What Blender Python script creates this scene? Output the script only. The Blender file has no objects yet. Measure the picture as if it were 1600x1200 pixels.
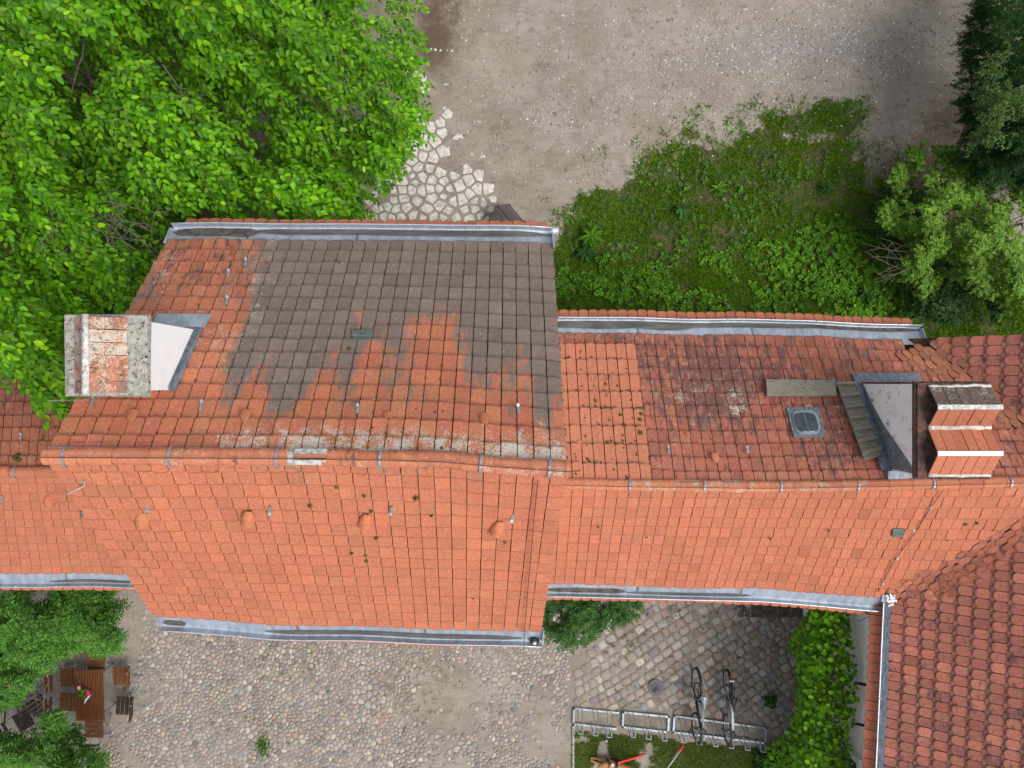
import bpy, math, random
import numpy as np
from mathutils import Vector, Matrix

# ------------------------------------------------------------------ camera, sky, sun, exposure
sc = bpy.context.scene
F, H = 1240.0, 19.08            # focal length in photo pixels, flying height of the camera (m)
cam = bpy.data.cameras.new('camera'); cam.sensor_width = 36.0; cam.lens = F / 1600 * 36
cam.clip_start = 0.1; cam.clip_end = 3000
cam_o = bpy.data.objects.new('camera', cam); cam_o.location = (0, 0, H); sc.collection.objects.link(cam_o)
sc.camera = cam_o
SUN_EL, SUN_ROT = 60.0, 116.0
w = bpy.data.worlds.new('World'); sc.world = w; w.use_nodes = True
nt = w.node_tree; bg = nt.nodes['Background']
sky = nt.nodes.new('ShaderNodeTexSky'); sky.sky_type = 'NISHITA'; sky.sun_disc = False
sky.sun_elevation = math.radians(SUN_EL); sky.sun_rotation = math.radians(SUN_ROT)
sky.air_density = 1.0; sky.dust_density = 4.0; sky.ozone_density = 1.0
hs = nt.nodes.new('ShaderNodeHueSaturation'); hs.inputs['Saturation'].default_value = 0.42
nt.links.new(sky.outputs[0], hs.inputs['Color']); nt.links.new(hs.outputs[0], bg.inputs['Color'])
bg.inputs['Strength'].default_value = 0.13
sl = bpy.data.lights.new('sun', 'SUN'); sl.energy = 1.35; sl.angle = math.radians(32); sl.color = (1.0, 0.96, 0.9)
so = bpy.data.objects.new('sun', sl); sc.collection.objects.link(so)
e, r = math.radians(SUN_EL), math.radians(SUN_ROT)
sd = Vector((math.sin(r) * math.cos(e), math.cos(r) * math.cos(e), math.sin(e)))
so.rotation_euler = sd.to_track_quat('Z', 'Y').to_euler(); so.location = sd * 60
vs = sc.view_settings; vs.view_transform = 'Standard'; vs.look = 'None'; vs.gamma = 1.0; vs.use_curve_mapping = False
vs.exposure = 0.44

rng = np.random.default_rng(7); random.seed(7)
col = sc.collection
def lerp(a, b, t): return a + (b - a) * t
def P(px, py, z=0.0):
    D = H - z
    return np.array([(px - 800) * D / F, -(py - 600) * D / F, z])
def PX(p):
    p = np.asarray(p, float); D = H - p[..., 2]
    return 800 + p[..., 0] * F / D, 600 - p[..., 1] * F / D
# ------------------------------------------------------------------ value noise for masks
def _h(i, j, s): 
    n = np.sin(i * 127.1 + j * 311.7 + s * 74.7) * 43758.5453
    return n - np.floor(n)
def vnoise(x, y, s=0):
    x = np.asarray(x, float); y = np.asarray(y, float)
    i = np.floor(x); j = np.floor(y); fx = x - i; fy = y - j
    fx = fx * fx * (3 - 2 * fx); fy = fy * fy * (3 - 2 * fy)
    return lerp(lerp(_h(i, j, s), _h(i + 1, j, s), fx), lerp(_h(i, j + 1, s), _h(i + 1, j + 1, s), fx), fy)
def fbm(x, y, s=0, o=4):
    t = 0; a = .5; n = 0
    for k in range(o):
        t = t + a * vnoise(x * 2 ** k, y * 2 ** k, s + k * 3); n += a; a *= .5
    return t / n
def sstep(a, b, x): 
    t = np.clip((np.asarray(x, float) - a) / (b - a), 0, 1); return t * t * (3 - 2 * t)
def inpoly(px, py, poly):
    px = np.asarray(px, float); py = np.asarray(py, float); r = np.zeros(np.broadcast(px, py).shape, bool)
    n = len(poly)
    for i in range(n):
        x1, y1 = poly[i]; x2, y2 = poly[(i + 1) % n]
        c = ((y1 > py) != (y2 > py)) & (px < (x2 - x1) * (py - y1) / (y2 - y1 + 1e-9) + x1)
        r ^= c
    return r
# ------------------------------------------------------------------ materials
MATS = {}
def nodes(name):
    m = bpy.data.materials.new(name); m.use_nodes = True; MATS[name] = m
    return m, m.node_tree, m.node_tree.nodes['Principled BSDF']
def N(nt, t, **k):
    n = nt.nodes.new(t)
    for a, b in k.items():
        if a.startswith('i_'):
            key = a[2:]; key = int(key) if key.isdigit() else key
            n.inputs[key].default_value = b
        else: setattr(n, a, b)
    return n
def mixc(nt, fac, a, b, mode='MIX'):
    n = nt.nodes.new('ShaderNodeMix'); n.data_type = 'RGBA'; n.blend_type = mode
    for v, idx in ((fac, 0), (a, 6), (b, 7)):
        if hasattr(v, 'is_output') or isinstance(v, bpy.types.NodeSocket): nt.links.new(v, n.inputs[idx])
        elif idx == 0: n.inputs[0].default_value = v
        else: n.inputs[idx].default_value = (*v, 1) if len(v) == 3 else v
    return n.outputs[2]
def noise(nt, vec, scale, detail=4, rough=.6):
    n = N(nt, 'ShaderNodeTexNoise'); n.inputs['Scale'].default_value = scale; n.inputs['Detail'].default_value = detail
    n.inputs['Roughness'].default_value = rough
    if vec is not None: nt.links.new(vec, n.inputs['Vector'])
    return n.outputs['Fac']
def ramp(nt, v, a, b, ca=0.0, cb=1.0):
    n = N(nt, 'ShaderNodeMapRange'); n.inputs[1].default_value = a; n.inputs[2].default_value = b
    n.inputs[3].default_value = ca; n.inputs[4].default_value = cb; n.interpolation_type = 'SMOOTHSTEP'
    nt.links.new(v, n.inputs[0]); return n.outputs[0]
def math_(nt, op, a, b):
    n = N(nt, 'ShaderNodeMath', operation=op)
    for i, v in enumerate((a, b)):
        if isinstance(v, bpy.types.NodeSocket): nt.links.new(v, n.inputs[i])
        else: n.inputs[i].default_value = v
    return n.outputs[0]
def pos(nt): return N(nt, 'ShaderNodeNewGeometry').outputs['Position']
def stretch(nt, vec, s):
    n = N(nt, 'ShaderNodeMapping'); n.inputs['Scale'].default_value = s; nt.links.new(vec, n.inputs['Vector']); return n.outputs[0]
def attr(nt, name):
    a = N(nt, 'ShaderNodeAttribute'); a.attribute_name = name; return a
def bump(nt, bs, h, strength=.4, dist=.01):
    b = N(nt, 'ShaderNodeBump'); b.inputs['Strength'].default_value = strength; b.inputs['Distance'].default_value = dist
    nt.links.new(h, b.inputs['Height']); nt.links.new(b.outputs[0], bs.inputs['Normal'])

def mat_tile():
    m, t, bs = nodes('clay_tile'); p = pos(t); c = attr(t, 'col'); wv = attr(t, 'wear')
    sx = N(t, 'ShaderNodeSeparateColor'); t.links.new(wv.outputs['Color'], sx.inputs[0])
    fine = noise(t, p, 26, 5, .65)
    base = mixc(t, 1.0, c.outputs['Color'], mixc(t, ramp(t, fine, .25, .75), (.80, .78, .78), (1.14, 1.12, 1.10)), 'MULTIPLY')
    # run-off streaks down the slope
    st = noise(t, stretch(t, p, (30, 2.5, 2.5)), 1.0, 3, .6)
    base = mixc(t, ramp(t, st, .48, .72, 0, .30), base, (.33, .15, .10))
    # grey-black weathering
    gn = noise(t, stretch(t, p, (2.7, .85, .85)), 4.2, 7, .72)
    g = ramp(t, math_(t, 'ADD', gn, math_(t, 'MULTIPLY', math_(t, 'SUBTRACT', sx.outputs[0], .5), .95)), .42, .68)
    gc = mixc(t, noise(t, p, 14, 4), (.135, .113, .095), (.235, .20, .17))
    sr = N(t, 'ShaderNodeSeparateColor'); t.links.new(c.outputs['Color'], sr.inputs[0])
    gs = N(t, 'ShaderNodeVectorMath', operation='SCALE'); t.links.new(gc, gs.inputs[0]); t.links.new(math_(t, 'MULTIPLY', sr.outputs[0], 2.05), gs.inputs['Scale']); gc = gs.outputs[0]
    base = mixc(t, math_(t, 'MULTIPLY', g, .93), base, gc)
    # purple-black sooty patches
    dn = noise(t, stretch(t, p, (2.0, .8, .8)), 5.5, 5, .65)
    d = ramp(t, math_(t, 'ADD', dn, math_(t, 'MULTIPLY', math_(t, 'SUBTRACT', wv.outputs['Alpha'], .5), .8)), .52, .66)
    base = mixc(t, math_(t, 'MULTIPLY', d, .72), base, (.10, .055, .055))
    # white lichen spots, sparse everywhere and dense where the attribute says
    ln = noise(t, p, 46, 4, .8); lb = noise(t, p, 7, 3, .6)
    l = ramp(t, math_(t, 'ADD', math_(t, 'ADD', math_(t, 'MULTIPLY', ln, .72), math_(t, 'MULTIPLY', lb, .40)), math_(t, 'MULTIPLY', math_(t, 'SUBTRACT', sx.outputs[1], .5), .42)), .54, .64)
    base = mixc(t, math_(t, 'MULTIPLY', l, .85), base, (.55, .55, .47))
    # moss and algae
    mn = noise(t, p, 17, 5, .7)
    ms = ramp(t, math_(t, 'ADD', mn, math_(t, 'MULTIPLY', math_(t, 'SUBTRACT', sx.outputs[2], .5), .55)), .56, .66)
    base = mixc(t, math_(t, 'MULTIPLY', ms, .8), base, (.085, .075, .028))
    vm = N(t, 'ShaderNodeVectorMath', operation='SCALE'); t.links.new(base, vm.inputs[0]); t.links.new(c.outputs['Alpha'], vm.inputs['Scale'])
    t.links.new(vm.outputs[0], bs.inputs['Base Color']); bs.inputs['Roughness'].default_value = .82
    bs.inputs['Specular IOR Level'].default_value = .25
    bump(t, bs, noise(t, p, 60, 5, .7), .35, .006)
    return m
def mat_attr(name, rough=.8, spec=.3, nscale=20, lo=.8, hi=1.15, bstr=.3, bdist=.008, metal=0):
    m, t, bs = nodes(name); p = pos(t); c = attr(t, 'col')
    t.links.new(mixc(t, 1.0, c.outputs['Color'], mixc(t, ramp(t, noise(t, p, nscale, 6, .65), .25, .75), (lo,) * 3, (hi,) * 3), 'MULTIPLY'), bs.inputs['Base Color'])
    bs.inputs['Roughness'].default_value = rough; bs.inputs['Specular IOR Level'].default_value = spec; bs.inputs['Metallic'].default_value = metal
    if bstr: bump(t, bs, noise(t, p, nscale * 2.5, 5, .7), bstr, bdist)
    return m
def mat_two(name, a, b, scale, lo=.35, hi=.65, rough=.7, metal=0, bstr=.2, st=None, c=None, cs=30, spec=.4, clo=.6, chi=.7):
    m, t, bs = nodes(name); p = pos(t)
    v = stretch(t, p, st) if st else p
    cc = mixc(t, ramp(t, noise(t, v, scale, 6, .68), lo, hi), a, b)
    if c: cc = mixc(t, ramp(t, noise(t, p, cs, 5, .72), clo, chi), cc, c)
    t.links.new(cc, bs.inputs['Base Color']); bs.inputs['Roughness'].default_value = rough; bs.inputs['Metallic'].default_value = metal
    bs.inputs['Specular IOR Level'].default_value = spec
    if bstr: bump(t, bs, noise(t, v, scale * 3, 5, .7), bstr, .006)
    return m
def mat_leaf(name, trans=.14, rough=.36, spec=.14):
    m, t, bs = nodes(name); c = attr(t, 'col'); oi = N(t, 'ShaderNodeObjectInfo')
    k = N(t, 'ShaderNodeMapRange'); t.links.new(oi.outputs['Random'], k.inputs[0]); k.inputs[3].default_value = .82; k.inputs[4].default_value = 1.2
    vec = N(t, 'ShaderNodeVectorMath', operation='SCALE'); t.links.new(c.outputs['Color'], vec.inputs[0]); t.links.new(k.outputs[0], vec.inputs['Scale'])
    t.links.new(vec.outputs[0], bs.inputs['Base Color']); bs.inputs['Roughness'].default_value = rough; bs.inputs['Specular IOR Level'].default_value = spec
    tr = N(t, 'ShaderNodeBsdfTranslucent'); t.links.new(mixc(t, 1.0, vec.outputs[0], (1.45, 1.3, .3), 'MULTIPLY'), tr.inputs['Color'])
    mx = N(t, 'ShaderNodeMixShader'); mx.inputs[0].default_value = trans
    t.links.new(bs.outputs[0], mx.inputs[1]); t.links.new(tr.outputs[0], mx.inputs[2])
    t.links.new(mx.outputs[0], t.nodes['Material Output'].inputs['Surface'])
    return m
def mat_ground():
    m, t, bs = nodes('sandy_ground'); p = pos(t); z = attr(t, 'zone'); z2 = attr(t, 'zone2')
    s = N(t, 'ShaderNodeSeparateColor'); t.links.new(z.outputs['Color'], s.inputs[0])
    s2 = N(t, 'ShaderNodeSeparateColor'); t.links.new(z2.outputs['Color'], s2.inputs[0])
    n1 = noise(t, p, .9, 6, .62); n2 = noise(t, p, 5, 6, .7); n3 = noise(t, p, 38, 6, .75)
    sand = mixc(t, ramp(t, n1, .35, .65), (.275, .238, .196), (.355, .317, .27))
    sand = mixc(t, ramp(t, n2, .48, .70, 0, .65), sand, (.20, .165, .135))
    sand = mixc(t, ramp(t, noise(t, stretch(t, p, (1.0, 3.2, 1.0)), 1.6, 6, .72), .50, .70, 0, .6), sand, (.19, .16, .135))
    sand = mixc(t, ramp(t, noise(t, p, 2.3, 6, .75), .56, .74, 0, .6), sand, (.43, .39, .335))
    sand = mixc(t, ramp(t, n3, .30, .75), mixc(t, 1.0, sand, (.80, .79, .78), 'MULTIPLY'), mixc(t, 1.0, sand, (1.18, 1.17, 1.16), 'MULTIPLY'))
    sand = mixc(t, ramp(t, noise(t, p, 30, 4, .8), .67, .74, 0, .75), sand, (.07, .055, .045))       # litter crumbs
    grit = mixc(t, ramp(t, noise(t, p, 55, 4, .8), .38, .66), (.14, .12, .11), (.44, .43, .43))       # gravel
    gm = ramp(t, math_(t, 'ADD', noise(t, p, 6, 5, .7), math_(t, 'SUBTRACT', s.outputs[2], .5)), .42, .75, 0, .75)
    sand = mixc(t, gm, sand, grit)
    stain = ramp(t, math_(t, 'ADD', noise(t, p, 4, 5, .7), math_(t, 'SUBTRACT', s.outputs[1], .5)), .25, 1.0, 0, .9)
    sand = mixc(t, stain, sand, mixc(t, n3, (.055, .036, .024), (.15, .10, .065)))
    # soil with algae under the grass and between the cobbles
    soil = mixc(t, ramp(t, n2, .35, .65), (.035, .042, .012), (.085, .082, .03))
    sm = ramp(t, math_(t, 'ADD', noise(t, p, 7, 5, .7), math_(t, 'SUBTRACT', s.outputs[0], .5)), .40, .70, 0, .92)
    sand = mixc(t, sm, sand, soil)
    mo = ramp(t, math_(t, 'ADD', noise(t, p, 6, 5, .7), math_(t, 'SUBTRACT', s2.outputs[0], .5)), .46, .72, 0, .8)
    sand = mixc(t, mo, sand, mixc(t, n3, (.08, .06, .025), (.18, .14, .07)))
    t.links.new(sand, bs.inputs['Base Color']); bs.inputs['Roughness'].default_value = .95; bs.inputs['Specular IOR Level'].default_value = .15
    bump(t, bs, math_(t, 'ADD', n3, math_(t, 'MULTIPLY', noise(t, p, 12, 5, .7), 1.5)), .6, .02)
    return m
M_TILE = mat_tile(); M_GROUND = mat_ground()
M_STONE = mat_attr('field_stone', .85, .25, 22, .78, 1.2, .4, .01)
M_FLAG = mat_two('pale_flagstone', (.40, .38, .345), (.66, .64, .59), 9, .3, .6, .9, 0, .4, None, (.26, .215, .17), 14, .2, .52, .70)
M_LEAF = mat_leaf('leaf'); M_NEEDLE = mat_leaf('needle_leaf', .15, .7, .08); M_GRASS = mat_leaf('grass_blade', .25, .7, .05)
M_BARK = mat_two('bark', (.09, .07, .05), (.22, .18, .14), 18, .3, .7, .95, 0, .5, (1, 1, .3))
M_TWIG = mat_two('grey_twig', (.13, .11, .085), (.24, .21, .17), 20, .3, .7, .95, 0, .2)
M_ZINC = mat_two('zinc_sheet', (.30, .35, .41), (.48, .54, .62), 3.0, .3, .7, .5, .30, .08, (3, 1, 1), (.33, .36, .39), 6, .5, .55, .8)
M_ZRIM = mat_two('zinc_rim', (.55, .60, .66), (.75, .79, .84), 12, .3, .7, .35, .6, .05)
M_LEAD = mat_two('dark_flashing', (.11, .13, .155), (.26, .30, .35), 9, .3, .7, .55, .3, .2, (3, 1, 1))
M_SILT = mat_two('gutter_silt', (.055, .045, .038), (.15, .13, .11), 10, .3, .7, .9, 0, .4, None, (.25, .10, .05), 40, .3, .68, .74)
M_WATER = mat_two('gutter_wet_dirt', (.07, .068, .064), (.16, .15, .14), 5, .3, .7, .35, 0, .1, (.4, 2, 1))
M_DECK = mat_two('under_roof', (.05, .028, .02), (.11, .05, .032), 12, .3, .7, .95, 0, 0)
M_MORT = mat_two('lime_mortar', (.38, .37, .34), (.70, .69, .66), 14, .3, .65, .95, 0, .5, None, (.09, .08, .065), 30, .2, .56, .64)
M_CONC = mat_two('lichen_concrete', (.22, .21, .18), (.42, .41, .36), 16, .3, .65, .95, 0, .6, None, (.045, .042, .035), 22, .2, .56, .62)
M_WHITE = mat_two('white_render', (.80, .83, .86), (.88, .905, .93), 3.5, .25, .6, .9, 0, .15, None, (.45, .46, .48), 5, .2, .66, .85)
M_SOOT = mat_two('sooty_render', (.70, .72, .76), (.90, .91, .94), 2.6, .30, .50, .9, 0, .2, (2.2, 2.2, .9), (.10, .10, .11), 5, .2, .56, .74)
M_CROWN = mat_two('sooty_brick', (.035, .032, .03), (.16, .075, .055), 12, .35, .7, .95, 0, .5)
M_WALL = mat_two('house_plaster', (.80, .80, .80), (.90, .90, .90), 1.6, .3, .7, .92, 0, .15)
M_OLDWOOD = mat_two('weathered_wood', (.16, .145, .11), (.34, .31, .25), 9, .3, .7, .92, 0, .5, (1, 8, 8), (.09, .10, .04), 12, .2, .55, .75)
M_GLASS = mat_two('window_glass', (.03, .045, .05), (.07, .09, .10), 3, .3, .7, .08, 0, 0)
M_GREENGLASS = mat_two('glass_tile', (.05, .085, .07), (.20, .25, .22), 9, .3, .7, .15, 0, .1, (.4, 3, 3))
M_BROWN = mat_two('oiled_wood', (.10, .032, .010), (.21, .075, .022), 10, .3, .7, .5, 0, .2, (8, .5, 1))
M_DARKWOOD = mat_two('dark_wood', (.025, .014, .012), (.07, .036, .03), 10, .3, .7, .5, 0, .2)
M_STEEL = mat_two('galvanised_steel', (.26, .30, .34), (.42, .46, .50), 14, .3, .7, .45, .55, .1)
M_BLACK = mat_two('black_paint', (.012, .013, .016), (.03, .032, .036), 12, .3, .7, .4, 0, 0)
M_GREYP = mat_two('grey_paint', (.22, .25, .28), (.34, .37, .40), 12, .3, .7, .35, .2, 0)
M_WHITEP = mat_two('white_paint', (.68, .70, .72), (.80, .81, .82), 12, .3, .7, .35, 0, 0)
M_RED = mat_two('red_strap', (.55, .02, .02), (.70, .04, .03), 30, .3, .7, .7, 0, 0)
M_CORD = mat_two('pale_cord', (.50, .50, .48), (.68, .68, .66), 30, .3, .7, .8, 0, 0)
M_FUR = mat_two('tan_fur', (.32, .15, .05), (.50, .27, .11), 22, .3, .7, .85, 0, .5, (1, 2, 1))
M_MAG = mat_two('magenta_pot', (.45, .01, .10), (.55, .02, .14), 10, .3, .7, .4, 0, 0)
M_PINK = mat_two('pink_petal', (.75, .38, .42), (.85, .55, .55), 30, .3, .7, .6, 0, 0)
M_IRON = mat_two('cast_iron', (.08, .07, .085), (.17, .15, .17), 30, .3, .7, .6, .4, .4)
M_RUST = mat_two('copper_wire', (.12, .05, .035), (.22, .10, .07), 30, .3, .7, .6, .3, 0)
M_MOSS = mat_two('moss', (.035, .032, .010), (.13, .12, .03), 30, .3, .7, .98, 0, .6, None, (.20, .17, .04), 20, .1, .55, .75)
M_PAVER = mat_two('mossy_slab', (.06, .05, .04), (.16, .13, .10), 8, .3, .7, .92, 0, .4, None, (.24, .20, .08), 9, .2, .58, .75)
M_BOARD = mat_two('board_face', (.06, .05, .05), (.13, .10, .11), 6, .3, .7, .6, 0, .1)
M_GREYB = mat_two('grey_board', (.19, .18, .17), (.27, .26, .25), 4, .3, .7, .7, 0, .1)

# ------------------------------------------------------------------ mesh helpers
WL = {}
def link(o, parent=None, loc=(0, 0, 0)):
    col.objects.link(o); loc = np.array(loc, float); WL[o.name] = loc
    if parent is not None:
        o.parent = parent; o.location = Vector(loc - WL[parent.name])
    else: o.location = Vector(loc)
    return o
def tag(o, label=None, cat=None, group=None, kind=None):
    if label: o['label'] = label
    if cat: o['category'] = cat
    if group: o['group'] = group
    if kind: o['kind'] = kind
    return o
def empty(name, loc, parent=None):
    o = bpy.data.objects.new(name, None); o.empty_display_size = .2; return link(o, parent, loc)
class MB:
    def __init__(s): s.v = []; s.f = []; s.c = []; s.w = []; s.n = 0; s.hc = False; s.hw = False
    def add(s, v, f, c=None, w=None):
        v = np.asarray(v, float).reshape(-1, 3); s.v.append(v)
        s.f += [tuple(int(i) + s.n for i in q) for q in f]
        if c is not None: s.hc = True
        if w is not None: s.hw = True
        c = np.array(c if c is not None else (.5, .5, .5), float)
        s.c.append(c if c.ndim == 2 and c.shape[1] == 4 else np.hstack([c, np.ones((len(v), 1))]) if c.ndim == 2 else np.tile(np.array([*c, 1.0]), (len(v), 1)))
        w = np.array(w if w is not None else (0, 0, 0, 0), float); s.w.append(w if w.ndim == 2 else np.tile(w, (len(v), 1)))
        s.n += len(v); return s
    def box(s, lo, hi, c=None, w=None, M=None):
        x0, y0, z0 = lo; x1, y1, z1 = hi
        v = np.array([(x0, y0, z0), (x1, y0, z0), (x1, y1, z0), (x0, y1, z0), (x0, y0, z1), (x1, y0, z1), (x1, y1, z1), (x0, y1, z1)], float)
        if M is not None: v = np.array([M @ Vector(p) for p in v])
        return s.add(v, [(0, 3, 2, 1), (4, 5, 6, 7), (0, 1, 5, 4), (1, 2, 6, 5), (2, 3, 7, 6), (3, 0, 4, 7)], c, w)
    def slab(s, quad, n, th, c=None, w=None, h0=0.0):
        q = np.asarray(quad, float); n = np.asarray(n, float)
        return s.add(np.vstack([q + n * h0, q + n * (h0 + th)]), [(3, 2, 1, 0), (4, 5, 6, 7), (0, 1, 5, 4), (1, 2, 6, 5), (2, 3, 7, 6), (3, 0, 4, 7)], c, w)
    def tube(s, pts, rad, n=6, c=None, w=None, caps=True):
        pts = [np.asarray(p, float) for p in pts]; k = len(pts)
        rad = [rad] * k if np.isscalar(rad) else rad
        V = []; prev = None
        for i in range(k):
            d = pts[min(i + 1, k - 1)] - pts[max(i - 1, 0)]; d = d / (np.linalg.norm(d) + 1e-9)
            a = prev if prev is not None else (np.array([0, 0, 1.]) if abs(d[2]) < .9 else np.array([1., 0, 0]))
            x = np.cross(a, d) if prev is None else prev - d * prev.dot(d)
            x = x / (np.linalg.norm(x) + 1e-9); prev = x; y = np.cross(d, x)
            for j in range(n):
                t = 2 * math.pi * j / n; V.append(pts[i] + (x * math.cos(t) + y * math.sin(t)) * rad[i])
        fs = [(i * n + j, i * n + (j + 1) % n, (i + 1) * n + (j + 1) % n, (i + 1) * n + j) for i in range(k - 1) for j in range(n)]
        if caps: fs += [tuple(range(n - 1, -1, -1)), tuple((k - 1) * n + j for j in range(n))]
        return s.add(V, fs, c, w)
    def build(s, name, mat, parent=None, loc=None, smooth=False, kind=None, local=False):
        V = np.vstack(s.v); loc = np.array(loc if loc is not None else (WL[parent.name] if parent is not None else V.mean(0)), float)
        me = bpy.data.meshes.new(name); me.from_pydata((V if local else V - loc).tolist(), [], s.f)
        if s.hc: a = me.color_attributes.new('col', 'FLOAT_COLOR', 'POINT'); a.data.foreach_set('color', np.vstack(s.c).astype(np.float32).ravel())
        if s.hw: a = me.color_attributes.new('wear', 'FLOAT_COLOR', 'POINT'); a.data.foreach_set('color', np.vstack(s.w).astype(np.float32).ravel())
        me.materials.append(mat)
        if smooth: me.polygons.foreach_set('use_smooth', [True] * len(me.polygons))
        o = bpy.data.objects.new(name, me); link(o, parent, loc)
        if kind: o['kind'] = kind
        return o
def qmesh(name, V, Q, C, mat, parent=None, loc=(0, 0, 0), kind=None, smooth=False):
    """big mesh from numpy: verts (n,3), faces (m,k) of one size, colours (n,3)"""
    loc = np.array(loc, float); me = bpy.data.meshes.new(name); V = np.asarray(V, np.float32) - loc.astype(np.float32)
    m, k = Q.shape; me.vertices.add(len(V)); me.vertices.foreach_set('co', V.ravel().astype(np.float32))
    me.loops.add(m * k); me.loops.foreach_set('vertex_index', Q.ravel().astype(np.int32))
    me.polygons.add(m); me.polygons.foreach_set('loop_start', (np.arange(m) * k).astype(np.int32))
    me.update(calc_edges=True)
    if C is not None:
        a = me.color_attributes.new('col', 'FLOAT_COLOR', 'POINT'); a.data.foreach_set('color', np.hstack([C, np.ones((len(C), 1))]).astype(np.float32).ravel())
    if smooth: me.polygons.foreach_set('use_smooth', [True] * m)
    me.materials.append(mat); o = bpy.data.objects.new(name, me); link(o, parent, loc)
    if kind: o['kind'] = kind
    return o
def nrm(a): return a / (np.linalg.norm(a, axis=-1, keepdims=True) + 1e-9)

# ------------------------------------------------------------------ ground
GRASS = [(866, 400), (890, 345), (945, 300), (1000, 240), (1040, 222), (1120, 205), (1190, 185), (1260, 168), (1350, 180), (1362, 240), (1345, 300), (1390, 320), (1440, 300), (1700, 470), (1700, 640), (860, 640)]
LAWN = [(893, 1140), (960, 1146), (1050, 1156), (1200, 1170), (1260, 1150), (1270, 1260), (893, 1260)]
def zones(X, Y):
    px = 800 + X * F / H; py = 600 - Y * F / H
    jx = (fbm(X * 1.2, Y * 1.2, 3) - .5) * 75; jy = (fbm(X * 1.2, Y * 1.2, 9) - .5) * 75
    jx += (fbm(X * 5, Y * 5, 13) - .5) * 30; jy += (fbm(X * 5, Y * 5, 19) - .5) * 30
    g = 0
    for k in range(4): g = g + inpoly(px + jx + (fbm(X * 2.7, Y * 2.7, 200 + k) - .5) * 85 * k, py + jy + (fbm(X * 2.7, Y * 2.7, 220 + k) - .5) * 85 * k, GRASS) * .25
    bare = sstep(.56, .66, fbm(X * 1.5 + 9, Y * 1.5, 23)) * sstep(330, 200, py) * sstep(860, 900, px)
    g *= 1 - .45 * bare
    lw = inpoly(px + jx * .25, py + jy * .25, LAWN).astype(float) * (1 - .8 * sstep(.5, .64, fbm(X * 1.8, Y * 1.8, 31)) * sstep(1110, 960, px))
    g = np.maximum(g, lw)
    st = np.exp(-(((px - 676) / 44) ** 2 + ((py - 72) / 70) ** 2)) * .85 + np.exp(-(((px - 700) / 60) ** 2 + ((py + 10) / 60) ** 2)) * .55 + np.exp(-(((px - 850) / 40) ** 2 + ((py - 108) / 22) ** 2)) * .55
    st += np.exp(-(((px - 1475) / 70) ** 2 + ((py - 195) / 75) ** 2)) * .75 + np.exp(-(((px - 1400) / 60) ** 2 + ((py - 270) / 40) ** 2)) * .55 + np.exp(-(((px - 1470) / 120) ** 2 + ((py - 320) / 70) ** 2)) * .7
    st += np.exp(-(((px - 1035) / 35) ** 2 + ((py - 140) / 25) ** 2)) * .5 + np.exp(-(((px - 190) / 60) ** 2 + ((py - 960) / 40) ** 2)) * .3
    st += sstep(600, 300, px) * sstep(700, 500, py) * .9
    st += np.exp(-(((px - 1000) / 120) ** 2 + ((py - 1120) / 20) ** 2)) * .45
    gr = np.exp(-(((px - 1240) / 260) ** 2 + ((py - 75 - (px - 1240) * -.10) / 75) ** 2)) * .62 + np.exp(-(((px - 870) / 60) ** 2 + ((py - 180) / 40) ** 2)) * .35 + .05
    mo = inpoly(px + jx * 1.8, py + jy * 1.8, [(330, 965), (760, 990), (700, 1090), (560, 1200), (420, 1200), (330, 1080)]).astype(float) * .52
    mo = np.maximum(mo, inpoly(px + jx * 1.8, py + jy * 1.8, [(960, 940), (1260, 940), (1260, 1140), (1100, 1110), (940, 1090)]).astype(float) * .58)
    return px, py, g, st, gr, mo
def axis(a, b, st, far):
    c = list(np.arange(a, b + 1e-6, st)); x = st; lo = a; hi = b; L = []; R = []
    while hi < far: x *= 1.6; hi += x; lo -= x; R.append(hi); L.append(lo)
    return np.array(L[::-1] + c + R)
gx = axis(-13.2, 13.2, .085, 900); gy = axis(-10, 10, .085, 900)
GX, GY = np.meshgrid(gx, gy); _, _, g, st, gr, mo = zones(GX, GY)
GZ = (fbm(GX * .8, GY * .8, 41) - .5) * .05 * (np.abs(GX) < 14) * (np.abs(GY) < 11)
nx = len(gx); ny = len(gy); idx = np.arange(nx * ny).reshape(ny, nx)
Q = np.stack([idx[:-1, :-1], idx[:-1, 1:], idx[1:, 1:], idx[1:, :-1]], -1).reshape(-1, 4)
ground = qmesh('ground', np.stack([GX, GY, GZ], -1).reshape(-1, 3), Q, None, M_GROUND, kind='structure', smooth=True)
a = ground.data.color_attributes.new('zone', 'FLOAT_COLOR', 'POINT')
a.data.foreach_set('color', np.stack([g, np.clip(st, 0, 1), np.clip(gr, 0, 1), g * 0 + 1], -1).astype(np.float32).ravel())
a = ground.data.color_attributes.new('zone2', 'FLOAT_COLOR', 'POINT')
a.data.foreach_set('color', np.stack([mo, mo, mo, g * 0 + 1], -1).astype(np.float32).ravel())
def gz(X, Y): return (fbm(np.asarray(X) * .8, np.asarray(Y) * .8, 41) - .5) * .05

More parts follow.
